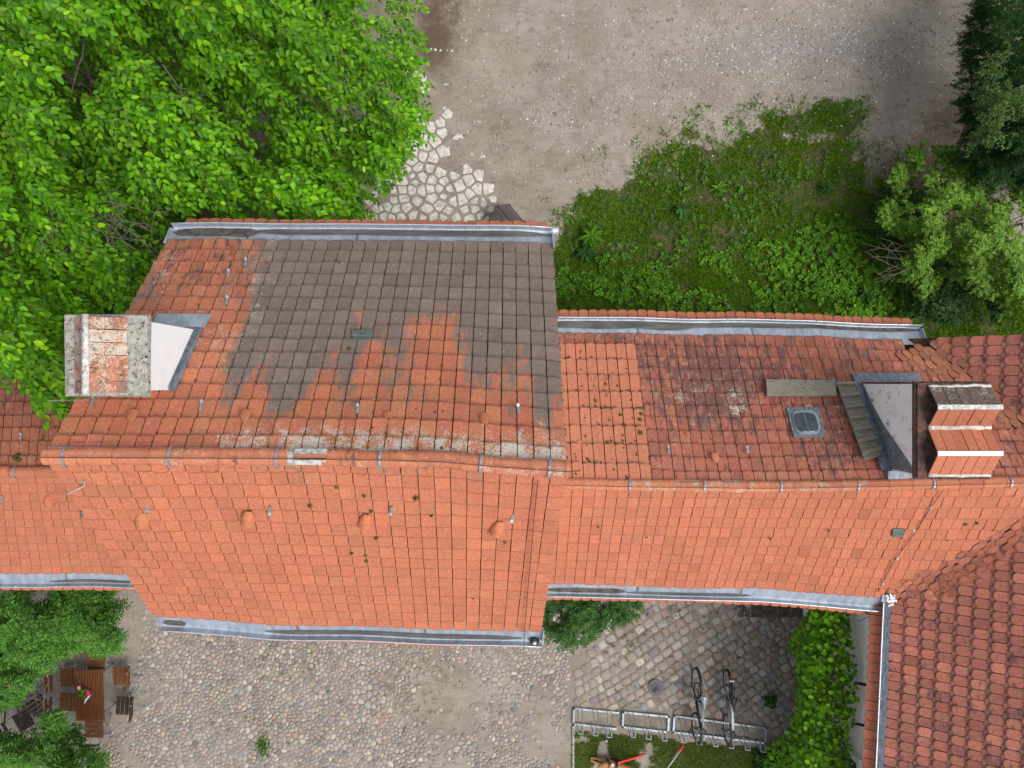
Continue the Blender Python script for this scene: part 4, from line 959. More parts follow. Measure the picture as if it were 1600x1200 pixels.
gb = MB().add(V, [(i * 6 + j, i * 6 + j + 1, i * 6 + 7 + j, i * 6 + 6 + j) for i in range(kk) for j in range(5)]).build('gutter', M_LEAD, barn)
MB().tube([BL.pt(lerp(ub0 - .006, 1.0, i / kk), BL.L + .09, .115) for i in range(kk + 1)], .013, 6).build('rim', M_ZRIM, gb, smooth=True)
for i in range(6): u = lerp(ub0, 1, (i + .6) / 6); MB().tube([BL.pt(u, BL.L + .06, .11), BL.pt(u, BL.L + .09, .135), BL.pt(u, BL.L + .12, .10)], .010, 4).build('bracket', M_ZRIM, gb)
cg = P(1388, 936, WZE + .05)
MB().add([cg + (-.14, -.04, .03), cg + (.10, -.06, .03), cg + (.10, .10, .09), cg + (-.14, .10, .07)], [(0, 1, 2, 3)]).build('gutter_corner', M_ZINC, barn)
mb = MB()
for _ in range(26): 
    p = cg + (rng.normal(0, .05), rng.normal(0, .05), .10); mb.tube([p, p + (rng.normal(0, .03), rng.normal(0, .03), .012)], [.022, .006], 5)
mb.build('mortar_dab', M_WHITE, barn)
XW = 7.0
gable_walls('wall', barn, [([(XW, -3.6, 0), (XW - .04, -9.9, 0), (XW - .04, -9.9, 4.02), (XW, -3.6, 4.02)], 0, (.3, 0, 0))])
for yy, zz in ((-7.9, 2.7),):
    wn = empty('window', (XW - .03, yy, zz - .5), barn)
    MB().box((XW - .075, yy - .32, zz - .55), (XW - .035, yy + .32, zz + .55)).build('pane', M_GLASS, wn)
    for b in (((yy - .42, zz - .6), (yy - .30, zz + .6)), ((yy + .30, zz - .6), (yy + .42, zz + .6)), ((yy - .045, zz - .50), (yy + .045, zz + .50)), ((yy - .30, zz - .6), (yy + .30, zz - .51)), ((yy - .30, zz + .51), (yy + .30, zz + .6))):
        MB().box((XW - .11, b[0][0], b[0][1]), (XW - .03, b[1][0], b[1][1])).build('window_frame', M_WHITEP, wn)
    MB().box((XW - .2, yy - .5, zz - .67), (XW - .03, yy + .5, zz - .62)).build('window_sill', M_CONC, wn)
for px, py in ((1352, 1136), (1357, 1072)):
    o = P(px, py, 3.7); o[0] = XW - .03
    MB().tube([o + (0, 0, 0), o + (-.28, .05, -.03), o + (-.34, .06, .02)], .03, 7).build('wall_bracket', M_BLACK, barn)

# ---- left wing
lw = tag(empty('house_wing', (-9, -1.4, 0)), 'lower wing with mossy upper tiles left of the tall house, under the big tree', 'house')
LZR, LZE = 6.48, 4.48; LX1 = -4.7
def PL(X, py, z): return np.array([X, -(py - 600) * (H - z) / F, z])
Rl = [P(-140, 738, LZR), P(40, 737, LZR), PL(LX1, 737, LZR)]
Ell = [P(-140, 892, LZE), P(100, 894, LZE), PL(LX1, 897, LZE)]
Elu = [P(-140, 520, LZE), P(100, 520, LZE), PL(LX1, 522, LZE)]
LU, LLo = Slope(Rl, Elu), Slope(Rl, Ell)
def c_lu(px, py, r_, c_): return jitc(lerp(ORANGE * .80, np.array((.28, .10, .075)), float(sstep(690, 600, py))), .08), (.10, .22, .34 + rng.normal(0, .08), .30 + .15 * float(sstep(690, 600, py)))
def c_ll(px, py, r_, c_): return jitc(ORANGE * (.96, .96, .96), .05), (.0, .06, .03, .14)
roofl = MB(); deck(roofl, LU); deck(roofl, LLo); roofl = roofl.build('roof', M_DECK, lw)
nl = int(LU.W / .182)
GL = (130, 804)
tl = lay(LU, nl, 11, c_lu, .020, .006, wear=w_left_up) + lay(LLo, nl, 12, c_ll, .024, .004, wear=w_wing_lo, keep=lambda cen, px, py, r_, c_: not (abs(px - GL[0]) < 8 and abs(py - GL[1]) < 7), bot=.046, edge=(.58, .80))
tl += eave_course(LLo, nl, 0, .985, lambda *a_: (jitc(ORANGE, .05), (0, .05, 0, .1)))
place_tiles(tl, lw, roofl)
ridge(lw, np.array(Rl), .05, .375, .095, lambda *a_: (jitc(ORANGE, .05), (.05, .15, .05, .2)), clips=(27,))
gutter(lw, LLo, 0, .995, None, silt=[(.4, .97, .24, .31, M_WATER)], seams=(.45, .80), endcaps=(False, True))
vent(lw, LLo, 76, 781, c_ll); hook(lw, LLo, 4, 779); hook(lw, LU, 33, 683)
patch_quad(lw, LLo, 'glass_tile', [(124, 799), (136, 800), (138, 809), (127, 808)], M_GREENGLASS, .05, .012)
sp_ = []
for _ in range(420):
    p = LU.pt(rng.uniform(.4, 1), rng.uniform(.2, LU.L), .05); px, py = PX(p)
    if px < 130 and fbm(p[0] * 2, p[1] * 2, 91) > .45: sp_.append((p, LU.n, rng.uniform(.008, .026)))
for x, y in [(27, 713), (25, 716), (29, 718)]: sp_.append((LU.hit(x, y, .05), LU.n, .06))
moss(lw, sp_)
gable_walls('wall', lw, [([(-14, .55, 0), (-4.75, .55, 0), (-4.75, .55, 4.4), (-14, .55, 4.4)], 0, (0, -.3, 0)), ([(-14, -3.1, 0), (-4.75, -3.1, 0), (-4.75, -3.1, 4.4), (-14, -3.1, 4.4)], 0, (0, .3, 0))])
# ------------------------------------------------------------------ vegetation
LEAFQ = np.array([(0, 1, 2, 3), (0, 3, 4, 5)])
def leaf_verts(Pb, D, U, L, W, fold=.25, droop=.12):
    n = len(Pb); L = np.broadcast_to(L, n)[:, None]; W = np.broadcast_to(W, n)[:, None]
    D = nrm(D); S = nrm(np.cross(D, U)); U = np.cross(S, D)
    v = np.stack([Pb, Pb + D * L * .30 + S * W * .5 + U * W * fold, Pb + D * L * .70 + S * W * .40 + U * W * fold * .8 - U * L * droop * .4,
                  Pb + D * L - U * L * droop, Pb + D * L * .70 - S * W * .40 + U * W * fold * .8 - U * L * droop * .4, Pb + D * L * .30 - S * W * .5 + U * W * fold], 1)
    return v
def colvar(n, c0, c1, s=.12, yellow=0.0):
    t = rng.random(n)[:, None]; c = lerp(np.array(c0), np.array(c1), t) * (1 + rng.normal(0, s, (n, 1)))
    if yellow: k = rng.random(n) < yellow; c[k] = c[k] * (1.7, 1.3, .8)
    return np.clip(c, .003, .7)
def leaf_cloud(name, V, C, mat, parent, kind='stuff', nind=0, indname='leaf'):
    n = len(V); loc = WL[parent.name]
    if nind:
        order = np.argsort(-V[:, 0, 2]); pick = order[:nind]; rest = order[nind:]
        me = None
        a_ = V[pick]; base = a_[:, 0]; d = nrm(a_[:, 3] - base); s = nrm(a_[:, 1] - a_[:, 5]); u = np.cross(s, d)
        Lr = np.linalg.norm(a_[:, 3] - base, axis=1)
        lv = np.array([(0, 0, 0), (.33, .30, .10), (.30, .70, .05), (0, 1, -.05), (-.30, .70, .05), (-.33, .30, .10)]); lv[:, 0] *= np.linalg.norm(a_[:, 1] - a_[:, 5], axis=1).mean() / Lr.mean() / .66
        var = []
        for k in range(6):
            m_ = bpy.data.meshes.new(indname); m_.from_pydata(lv.tolist(), [], LEAFQ.tolist())
            ca = m_.color_attributes.new('col', 'FLOAT_COLOR', 'POINT'); cc = C[pick[rng.integers(len(pick))]]
            ca.data.foreach_set('color', np.tile([*cc, 1.0], 6).astype(np.float32)); m_.materials.append(mat); var.append(m_)
        for k in range(len(pick)):
            o = bpy.data.objects.new(indname, var[k % 6]); col.objects.link(o); o.parent = parent
            M = Matrix(((s[k][0], d[k][0], u[k][0], base[k][0] - loc[0]), (s[k][1], d[k][1], u[k][1], base[k][1] - loc[1]), (s[k][2], d[k][2], u[k][2], base[k][2] - loc[2]), (0, 0, 0, 1)))
            o.matrix_basis = M @ Matrix.Scale(Lr[k], 4)
        V = V[rest]; C = C[rest]; n = len(V)
    Q_ = (np.arange(n)[:, None, None] * 6 + LEAFQ[None]).reshape(-1, 4)
    return qmesh(name, V.reshape(-1, 3), Q_, np.repeat(C, 6, 0), mat, parent, loc, kind)
def sprays(Pb, D, length, K, L, W, ang=.85, droop=.3, leafdown=.15, tilt=.35, fold=.22, c0=(.05, .14, .01), c1=(.12, .28, .03), yellow=0, light=None):
    n = len(Pb); D = nrm(D); Z = np.array([0, 0, 1.0]); S = nrm(np.cross(D, Z)); t = (np.arange(K) + .6) / K; sgn = np.where(np.arange(K) % 2, 1., -1.)
    length = np.broadcast_to(length, n)
    pos_ = Pb[:, None] + D[:, None] * (length[:, None] * t)[..., None] - Z * (length[:, None] * droop * t ** 2)[..., None]
    dd = D[:, None] * math.cos(ang) + S[:, None] * (sgn[None, :, None] * math.sin(ang)) * (1 - .5 * t[None, :, None] ** 3) + rng.normal(0, .15, (n, K, 3)) - Z * leafdown
    uu = Z + rng.normal(0, tilt, (n, K, 3)) + D[:, None] * .15
    m = n * K; sc_ = rng.uniform(.7, 1.15, m)
    V = leaf_verts(pos_.reshape(m, 3), dd.reshape(m, 3), uu.reshape(m, 3), L * sc_, W * sc_, fold)
    C = colvar(m, c0, c1, .12, yellow)
    if light is not None: C = C * np.repeat(light, K)[:, None]
    return V, np.clip(C, .003, .7), pos_
def twig_mesh(name, mat, parent, polylines, radii, n=4):
    mb = MB()
    for p, r_ in zip(polylines, radii): mb.tube(p, r_, n, caps=False)
    return mb.build(name, mat, parent, smooth=True, kind='stuff')
def sample_poly(poly, n):
    p = np.array(poly, float); lo = p.min(0); hi = p.max(0); out = []
    while len(out) < n:
        q = rng.uniform(lo, hi, (n * 2, 2)); out += q[inpoly(q[:, 0], q[:, 1], poly)].tolist()
    return np.array(out[:n])
def unproj(px, py, z): return np.stack([(px - 800) * (H - z) / F, -(py - 600) * (H - z) / F, z], -1)
def bend(a, b, k=6, s=.12, sag=0):
    a = np.array(a, float); b = np.array(b, float); L = np.linalg.norm(b - a); o = rng.normal(0, s * L, 3)
    return [a + (b - a) * t + o * math.sin(t * math.pi) * .6 + rng.normal(0, s * L * .12, 3) + np.array([0, 0, sag * math.sin(t * math.pi)]) for t in np.linspace(0, 1, k)]

# big broad-leaved tree at the upper left
CROWN = [(-260, -260), (612, -260), (622, -20), (636, 60), (630, 118), (640, 178), (620, 212), (590, 258), (566, 300), (545, 345), (540, 380), (262, 380), (235, 470), (200, 515), (112, 515), (100, 598), (84, 622), (40, 600), (-20, 590), (-260, 600)]
tree = tag(empty('broadleaf_tree', P(215, 215)), 'big bright green broad-leaved tree hanging over the upper left of the roofs', 'tree')
def crown_z(px, py):
    d = polydist(px, py, CROWN); l1 = fbm(px / 95, py / 95, 101, 3); l2 = vnoise(px / 40, py / 40, 105)
    return 4.6 + 3.0 * (1 - np.exp(-d / 120)) + 1.3 * sstep(420, 560, py) + (l1 - .5) * 6.0 + (l2 - .5) * 2.2, l1
def linden(n, dmax, off):
    q = sample_poly(CROWN, n); px, py = q[:, 0], q[:, 1]; z, l1 = crown_z(px, py)
    z = np.clip(z - off - dmax * rng.random(n) ** 1.5, 1.2 + rng.random(n), 9.6); Pb = unproj(px, py, z)
    ok = ~((Pb[:, 0] > -5.5) & (Pb[:, 1] < 2.85)) & (rng.random(n) < .25 + 1.3 * sstep(.30, .52, l1))
    gap = np.exp(-((px - 190) / 75) ** 2 - ((py - 345) / 55) ** 2) + .8 * np.exp(-((px - 400) / 60) ** 2 - ((py - 150) / 40) ** 2) + .7 * np.exp(-((px - 330) / 120) ** 2 - ((py - 310) / 28) ** 2) + .8 * np.exp(-((px - 520) / 35) ** 2 - ((py - 145) / 25) ** 2)
    ok &= rng.random(n) > gap * (.93 if off < 2 else 0)
    # stay above the roof of the left wing
    zr = np.where(Pb[:, 1] < 1.0, 6.9, 0); ok &= z > zr
    return Pb[ok]
tb0 = WL[tree.name]
Pb = np.vstack([linden(4300, .8, 0), linden(1900, 2.4, .8), linden(2000, 2.0, 3.0)])
out = Pb[:, :2] - tb0[:2] - np.array([-2.0, 2.5]); out = nrm(out) * .8 + np.array([.30, -.42]) + rng.normal(0, .45, out.shape)
D_ = np.column_stack([out, rng.normal(-.12, .22, len(Pb))])
lt = .50 + .62 * vnoise(Pb[:, 0] * 1.7, Pb[:, 1] * 1.7, 111) + .3 * vnoise(Pb[:, 0] * 5, Pb[:, 1] * 5, 113)
V, C, tw_ = sprays(Pb, D_, rng.uniform(.38, .66, len(Pb)), 12, .120, .070, .80, .32, .28, .50, .18, (.026, .110, .002), (.130, .330, .005), .05, lt)
b0 = (V[:, 3, 0] > -5.12) & (V[:, 3, 1] < 2.56); V, C = V[~b0], C[~b0]
leaf_cloud('crown', V, C, M_LEAF, tree, nind=300)
pl = []; rd = []
top0 = tb0 + np.array([0.1, -.2, 3.4]); MB().tube([tb0 + (0, 0, -.2), tb0 + (.05, 0, 1.2), tb0 + (.02, -.1, 2.4), top0], [.26, .20, .17, .14], 12).build('trunk', M_BARK, tree, smooth=True)
for k in range(30):
    e_ = Pb[rng.integers(len(Pb))] + (0, 0, -.6); a_ = top0 + (0, 0, rng.uniform(-.8, .2)); b_ = bend(a_, e_, 9, .10, .3)
    pl.append(b_); rd.append(list(np.linspace(.06 if k < 12 else .035, .010, 9)))
    for _ in range(4):
        i = rng.integers(4, 8); t_ = b_[i] + np.array([rng.normal(0, .6), rng.normal(0, .6), rng.normal(.2, .25)])
        if not (t_[0] > -5.3 and t_[1] < 2.6): pl.append(bend(b_[i], t_, 6, .1)); rd.append(list(np.linspace(.022, .006, 6)))
keep_ = [i for i, p in enumerate(pl) if not any((q[0] > -5.2 and q[1] < 2.55) or (q[1] < 1.1 and q[2] < 6.7) for q in p)]
twig_mesh('limb', M_BARK, tree, [pl[i] for i in keep_], [rd[i] for i in keep_], 6)
pl = []; rd = []
root_ = P(135, 330, 6.6)
for (x, y) in [(245, 335), (240, 352), (255, 360), (235, 320), (205, 395), (215, 425), (185, 400), (170, 300), (120, 385), (90, 400), (225, 380), (60, 395), (190, 290), (250, 395)]:
    b_ = bend(root_ + rng.normal(0, .1, 3), P(x, y, 6.9 + rng.normal(0, .15)), 8, .10, .2); pl.append(b_); rd.append(list(np.linspace(.012, .004, 8)))
    for _ in range(4): i = rng.integers(3, 7); pl.append(bend(b_[i], b_[i] + np.array([rng.normal(.15, .2), rng.normal(-.1, .2), rng.normal(.05, .05)]), 5, .1)); rd.append([.007, .006, .005, .004, .003])
for (xa, ya, xb, yb) in [(460, 150, 560, 170), (480, 145, 530, 135), (470, 150, 545, 185), (255, 100, 330, 185), (70, 345, 145, 400)]:
    b_ = bend(P(xa, ya, 6.8), P(xb, yb, 6.8), 7, .08, .1); pl.append(b_); rd.append(list(np.linspace(.014, .005, 7)))
    for _ in range(5): i = rng.integers(2, 6); pl.append(bend(b_[i], b_[i] + np.array([rng.normal(.1, .2), rng.normal(0, .2), rng.normal(.05, .05)]), 5, .1)); rd.append([.007, .006, .005, .004, .003])
twig_mesh('bare_twig', M_TWIG, tree, pl, rd, 4)
SP = tw_[rng.choice(len(tw_), 1400, replace=False)]
twig_mesh('twig', M_BARK, tree, [list(p[::4]) for p in SP if not (p[-1][0] > -5.3 and p[-1][1] < 2.7)], [[.007, .006, .005, .003]] * len(SP), 3)

def bush(name, label, cat, base, polys, n, zf, dirf, length, K, L, W, c0, c1, mat, reject=None, limbs=10, trunk_r=.06, nind=0, noise_s=60, nthr=.3, group=None, **kw):
    o = tag(empty(name, base), label, cat, group); P_ = []
    for poly, m_ in zip(polys, n):
        q = sample_poly(poly, m_); px, py = q[:, 0], q[:, 1]; f_ = fbm(px / noise_s, py / noise_s, len(name) + m_ % 17, 3)
        z = zf(px, py, polydist(px, py, poly), f_); ok = rng.random(m_) < sstep(nthr - .12, nthr + .12, f_); P_.append(unproj(px, py, z)[ok])
    P_ = np.vstack(P_)
    if reject is not None: P_ = P_[~reject(P_)]
    D = dirf(P_); li = .7 + .6 * vnoise(P_[:, 0] * 2.5, P_[:, 1] * 2.5, 7)
    V, C, t_ = sprays(P_, D, length * rng.uniform(.7, 1.2, len(P_)), K, L, W, c0=c0, c1=c1, light=li, **kw)
    leaf_cloud('crown', V, C, mat, o, nind=nind)
    b0 = np.array(base, float); pl = []; rd = []
    for k in range(limbs):
        e_ = P_[rng.integers(len(P_))] + (0, 0, -.05); b_ = bend(b0 + (rng.normal(0, .05), rng.normal(0, .05), -.05), e_, 8, .10, .15); pl.append(b_); rd.append(list(np.linspace(trunk_r if k < 4 else trunk_r * .5, .006, 8)))
        for _ in range(3): i = rng.integers(3, 7); pl.append(bend(b_[i], P_[rng.integers(len(P_))] * .35 + b_[i] * .65, 5, .1)); rd.append([.012, .010, .008, .006, .004])
    twig_mesh('trunk', M_BARK, o, pl, rd, 6)
    return o, P_, t_
def outward(c, k=.8, zz=.1):
    def f(P_): d = P_[:, :2] - np.array(c)[:2]; return np.column_stack([nrm(d) * k + rng.normal(0, .45, d.shape), rng.normal(zz, .25, len(d))])
    return f
# feathery tree over the garden table
ASH = [(-90, 912), (110, 914), (176, 922), (186, 948), (163, 982), (184, 1000), (178, 1024), (146, 1020), (106, 1020), (76, 1040), (44, 1062), (15, 1100), (-90, 1130)]
ASH2 = [(-90, 1140), (10, 1150), (60, 1146), (118, 1128), (126, 1160), (148, 1182), (172, 1196), (165, 1260), (-90, 1260)]
ASH3 = [(58, 1118), (84, 1114), (88, 1134), (64, 1146)]
ash, AP, _ = bush('feathery_tree', 'green tree with feathery leaves overhanging the garden table at the lower left', 'tree', P(10, 1010), [ASH, ASH2, ASH3], [2100, 1100, 60],
    lambda px, py, d, f_: 2.5 + 1.0 * (1 - np.exp(-d / 60)) + (f_ - .5) * 2.6 - .5 * rng.random(len(px)), outward(P(10, 1010), .7, -.05), .26, 13, .090, .030, (.040, .145, .016), (.130, .310, .042), M_LEAF,
    reject=lambda p: (p[:, 1] > -4.25) & (p[:, 2] > 3.6), limbs=16, nthr=.32, noise_s=55, ang=1.15, droop=.35, leafdown=.1, tilt=.3)
fl = MB(); pk = AP[np.argsort(-AP[:, 2])[:500]]
for i in rng.choice(len(pk), 60, replace=False):
    for _ in range(5): p = pk[i] + rng.normal(0, .045, 3) + (0, 0, .06); fl.add([p, p + (.016, 0, .006), p + (.014, .016, .008), p + (0, .014, .004)], [(0, 1, 2, 3)], jit3((.45, .40, .06), .15))
fl.build('blossom', M_STONE, ash, kind='stuff')
# dark conifer at the upper right
YEW = [(1540, -80), (1532, 15), (1512, 55), (1508, 105), (1498, 150), (1520, 195), (1502, 235), (1515, 270), (1570, 285), (1700, 300), (1700, -80)]
bush('conifer', 'dark green needle tree at the upper right corner beside the gravel', 'tree', P(1620, 120), [YEW], [3400], lambda px, py, d, f_: 1.6 + 2.6 * (1 - np.exp(-d / 70)) + (f_ - .5) * 3.0 - rng.random(len(px)) * .8,
    outward(P(1640, 120), .9, .15), .30, 26, .055, .019, (.008, .030, .006), (.024, .070, .014), M_NEEDLE, limbs=12, nthr=.30, noise_s=45, ang=1.0, droop=.2, leafdown=.0, tilt=.4)
bush('overhanging_shrub', 'olive green leafy branches growing in front of the dark conifer', 'shrub', P(1610, 175), [[(1548, 100), (1580, 60), (1640, 30), (1640, 240), (1580, 215), (1520, 220), (1535, 170)]], [420],
    lambda px, py, d, f_: 3.6 + .8 * (1 - np.exp(-d / 40)) + (f_ - .5) * 2.2, outward(P(1640, 140), .9, .1), .25, 10, .06, .04, (.035, .075, .015), (.085, .15, .03), M_LEAF, limbs=8, nthr=.44, noise_s=38, tilt=.5)
SHR = [(1392, 300), (1425, 238), (1465, 224), (1500, 238), (1545, 300), (1640, 240), (1640, 500), (1565, 490), (1540, 450), (1490, 425), (1445, 462), (1412, 430), (1424, 385), (1380, 345)]
bush('light_shrub', 'pale green small-leaved shrub with bare twigs right of the grass', 'shrub', P(1530, 370), [SHR], [2700], lambda px, py, d, f_: 1.1 + 1.3 * (1 - np.exp(-d / 50)) + (f_ - .5) * 2.2,
    outward(P(1530, 370), .8, .2), .20, 12, .062, .044, (.075, .175, .014), (.18, .33, .040), M_LEAF, limbs=22, nthr=.42, noise_s=34, trunk_r=.03, ang=.95, tilt=.5)
o = bpy.data.objects['light_shrub']; pl = []; rd = []
for (x, y) in [(1348, 380), (1352, 392), (1366, 436), (1372, 430), (1360, 400), (1380, 442), (1375, 372)]:
    b_ = bend(P(1445 + rng.normal(0, 8), 402 + rng.normal(0, 10), 1.5), P(x, y, 1.5), 8, .06, .1); pl.append(b_); rd.append(list(np.linspace(.009, .004, 8)))
    for _ in range(3): i = rng.integers(3, 7); pl.append(bend(b_[i], b_[i] + np.array([rng.normal(-.2, .12), rng.normal(0, .2), .02]), 4, .08)); rd.append([.005, .0045, .004, .003])
twig_mesh('bare_twig', M_TWIG, o, pl, rd, 4)
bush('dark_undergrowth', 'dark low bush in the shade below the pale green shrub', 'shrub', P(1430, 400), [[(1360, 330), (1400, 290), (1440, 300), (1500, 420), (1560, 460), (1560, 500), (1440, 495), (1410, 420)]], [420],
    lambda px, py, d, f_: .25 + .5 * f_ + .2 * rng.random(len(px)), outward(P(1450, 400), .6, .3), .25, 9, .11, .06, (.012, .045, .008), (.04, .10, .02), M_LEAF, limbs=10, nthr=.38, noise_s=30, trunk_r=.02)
# vine on the white wall
vine = tag(empty('climbing_vine', (6.6, -7, 0)), 'leafy green vine climbing the white wall beside the bicycle rack', 'vine')
VINE = [(1268, 948), (1322, 948), (1332, 985), (1340, 1040), (1349, 1095), (1340, 1125), (1330, 1150), (1334, 1215), (1185, 1215), (1198, 1168), (1232, 1146), (1248, 1100), (1246, 1035), (1232, 1012), (1248, 985), (1262, 962)]
q = sample_poly(VINE, 5200); off = .03 + .95 * rng.random(5200) ** 1.3 + .25 * fbm(q[:, 0] / 25, q[:, 1] / 25, 131); D = (XW - off) * F / (q[:, 0] - 800); z = H - D
VP = np.column_stack([XW - off, -(q[:, 1] - 600) * D / F, z]); VP = VP[(z > .05) & (z < 3.5)]
n = len(VP); dd = np.column_stack([rng.normal(-.45, .35, n), rng.normal(-.1, .6, n), rng.normal(-.45, .3, n)]); uu = np.column_stack([rng.normal(-.5, .35, n), rng.normal(0, .35, n), rng.normal(.9, .25, n)])
sz = rng.uniform(.06, .125, n); V = leaf_verts(VP, dd, uu, sz, sz * .95, .12, .1)
lt = (.65 + .7 * vnoise(VP[:, 1] * 2.2, VP[:, 0] * 3 + VP[:, 2] * 2.2, 133))[:, None]
leaf_cloud('foliage', V, np.clip(colvar(n, (.045, .155, .006), (.165, .375, .012), .18, .06) * lt, .004, .6), M_LEAF, vine, nind=300)
pl = []; rd = []
for _ in range(16):
    y_ = rng.uniform(-9.4, -4.4); b_ = bend((XW - .05, y_, 0), (XW - .06, y_ + rng.normal(0, .6), rng.uniform(1.8, 3.1)), 9, .05); b_ = [np.array((min(p[0], XW - .06), p[1], p[2])) for p in b_]; pl.append(b_); rd.append(list(np.linspace(.022, .006, 9)))
for y_ in (-4.35, -4.55): pl.append(bend((XW - .1, y_ - .2, 3.2), (XW - .12, y_ + .15, 3.95), 6, .06)); rd.append([.006] * 6)
twig_mesh('stem', M_BARK, vine, pl, rd, 5)
bush('small_shrub', 'dark green narrow-leaved shrub below the eave beside the sett paving', 'shrub', (2.0, -4.75, 0), [[(846, 935), (1000, 935), (985, 957), (955, 973), (930, 984), (908, 1006), (882, 1006), (862, 986), (848, 965)]], [520],
    lambda px, py, d, f_: 1.5 + .6 * rng.random(len(px)) + (f_ - .5) * 1.2, outward((2.0, -4.6), .7, .1), .24, 13, .085, .026, (.018, .060, .012), (.060, .15, .03), M_LEAF, limbs=14, nthr=.34, noise_s=40, trunk_r=.02,
    reject=lambda p: p[:, 1] > -3.85)
# grass, ground cover and single weeds
def grass(n, box, sel, Lr, W, c0, c1, name, label, cat, lean=.8):
    q = rng.uniform((box[0], box[1]), (box[2], box[3]), (n * 4, 2)); X = unproj(q[:, 0], q[:, 1], np.zeros(len(q))); px, py, g_, st_, _, _ = zones(X[:, 0], X[:, 1])
    k = sel(px, py, g_, X); X = X[k][:n]; m = len(X); X[:, 2] = gz(X[:, 0], X[:, 1]) - .005
    a_ = rng.uniform(0, 6.28, m); D = np.column_stack([np.cos(a_) * lean, np.sin(a_) * lean, rng.uniform(.35, 1.1, m)]); U = np.column_stack([-np.cos(a_), -np.sin(a_), np.full(m, .8)])
    V = leaf_verts(X, D, U, rng.uniform(*Lr, m), W * rng.uniform(.7, 1.3, m), .05, .35)
    pt = fbm(X[:, 0] * .8, X[:, 1] * .8, 141)[:, None]; C = colvar(m, c0, c1, .16) * (.65 + .7 * pt); dry = (rng.random(m) < .03 + .12 * sstep(.52, .64, fbm(X[:, 0] * 1.1 + 3, X[:, 1] * 1.1, 147))); C[dry] = C[dry] * (2.1, 1.25, 1.2)
    o = tag(empty(name, (X[:, 0].mean(), X[:, 1].mean(), 0)), None, None); bpy.data.objects.remove(o)
    Q_ = (np.arange(m)[:, None, None] * 6 + LEAFQ[None]).reshape(-1, 4)
    return tag(qmesh(name, V.reshape(-1, 3), Q_, np.repeat(np.clip(C, .004, .6), 6, 0), M_GRASS, None, (X[:, 0].mean(), X[:, 1].mean(), 0), 'stuff'), label, cat)
grass(62000, (840, 140, 1640, 560), lambda px, py, g_, X: (rng.random(len(px)) < np.maximum(g_ * (.25 + 1.2 * sstep(.32, .62, fbm(X[:, 0] * 2.2, X[:, 1] * 2.2, 151))), .004)) & (py > 150), (.05, .14), .013, (.046, .140, .003), (.155, .305, .010), 'grass', 'short uneven green grass beside the lower wing and sandy yard', 'grass')
grass(16000, (885, 1115, 1270, 1230), lambda px, py, g_, X: rng.random(len(px)) < np.where(g_ > .5, .35 + fbm(X[:, 0] * 2.5, X[:, 1] * 2.5, 153), .01), (.03, .08), .012, (.055, .115, .012), (.13, .20, .03), 'lawn_grass', 'thin lawn around the feet of the bicycle rack', 'grass')
def cover(n, poly, name, label, L, W, c0, c1, K=6, zz=.08):
    q = sample_poly(poly, n); f_ = fbm(q[:, 0] / 40, q[:, 1] / 40, 161, 3); q = q[rng.random(n) < sstep(.36, .58, f_)]; X = unproj(q[:, 0], q[:, 1], np.full(len(q), zz)); X[:, 2] = zz * rng.uniform(.3, 1.6, len(q))
    a_ = rng.uniform(0, 6.28, len(q)); D = np.column_stack([np.cos(a_), np.sin(a_), rng.uniform(-.1, .5, len(q))])
    V, C, _ = sprays(X, D, rng.uniform(.06, .16, len(q)), K, L, W, 1.1, .2, .0, .35, .15, c0, c1, .05, .6 + .8 * vnoise(X[:, 0] * 1.8, X[:, 1] * 1.8, 163)); m = len(V)
    Q_ = (np.arange(m)[:, None, None] * 6 + LEAFQ[None]).reshape(-1, 4)
    return tag(qmesh(name, V.reshape(-1, 3), Q_, np.repeat(C, 6, 0), M_LEAF, None, X.mean(0) * (1, 1, 0), 'stuff'), label, 'ground cover')
cover(2100, [(868, 420), (960, 400), (1060, 370), (1200, 380), (1330, 330), (1420, 400), (1440, 520), (868, 520)], 'ground_cover', 'leafy green weeds growing along the eave of the lower wing', .085, .05, (.035, .125, .004), (.125, .290, .012))
cover(420, [(880, 330), (1000, 260), (1300, 220), (1350, 330), (1060, 400), (880, 420)], 'grass_weeds', 'scattered small broad-leaved weeds in the grass', .055, .035, (.035, .10, .012), (.09, .20, .03))
cover(260, [(935, 930), (1255, 940), (1250, 1100), (1180, 1120), (940, 1060)], 'joint_weeds', 'small weeds growing between the setts', .035, .022, (.05, .09, .012), (.10, .15, .02), 5, .04)
cover(150, [(330, 1000), (560, 1000), (560, 1180), (340, 1140)], 'cobble_weeds', 'tiny weeds between the rounded cobbles', .03, .02, (.05, .09, .012), (.10, .15, .02), 5, .04)
cover(420, [(1190, 1090), (1260, 1090), (1270, 1215), (1180, 1215), (1195, 1150)], 'vine_undergrowth', 'dark leaves spreading on the ground at the foot of the vine', .10, .08, (.018, .06, .008), (.05, .14, .018), 6, .15)
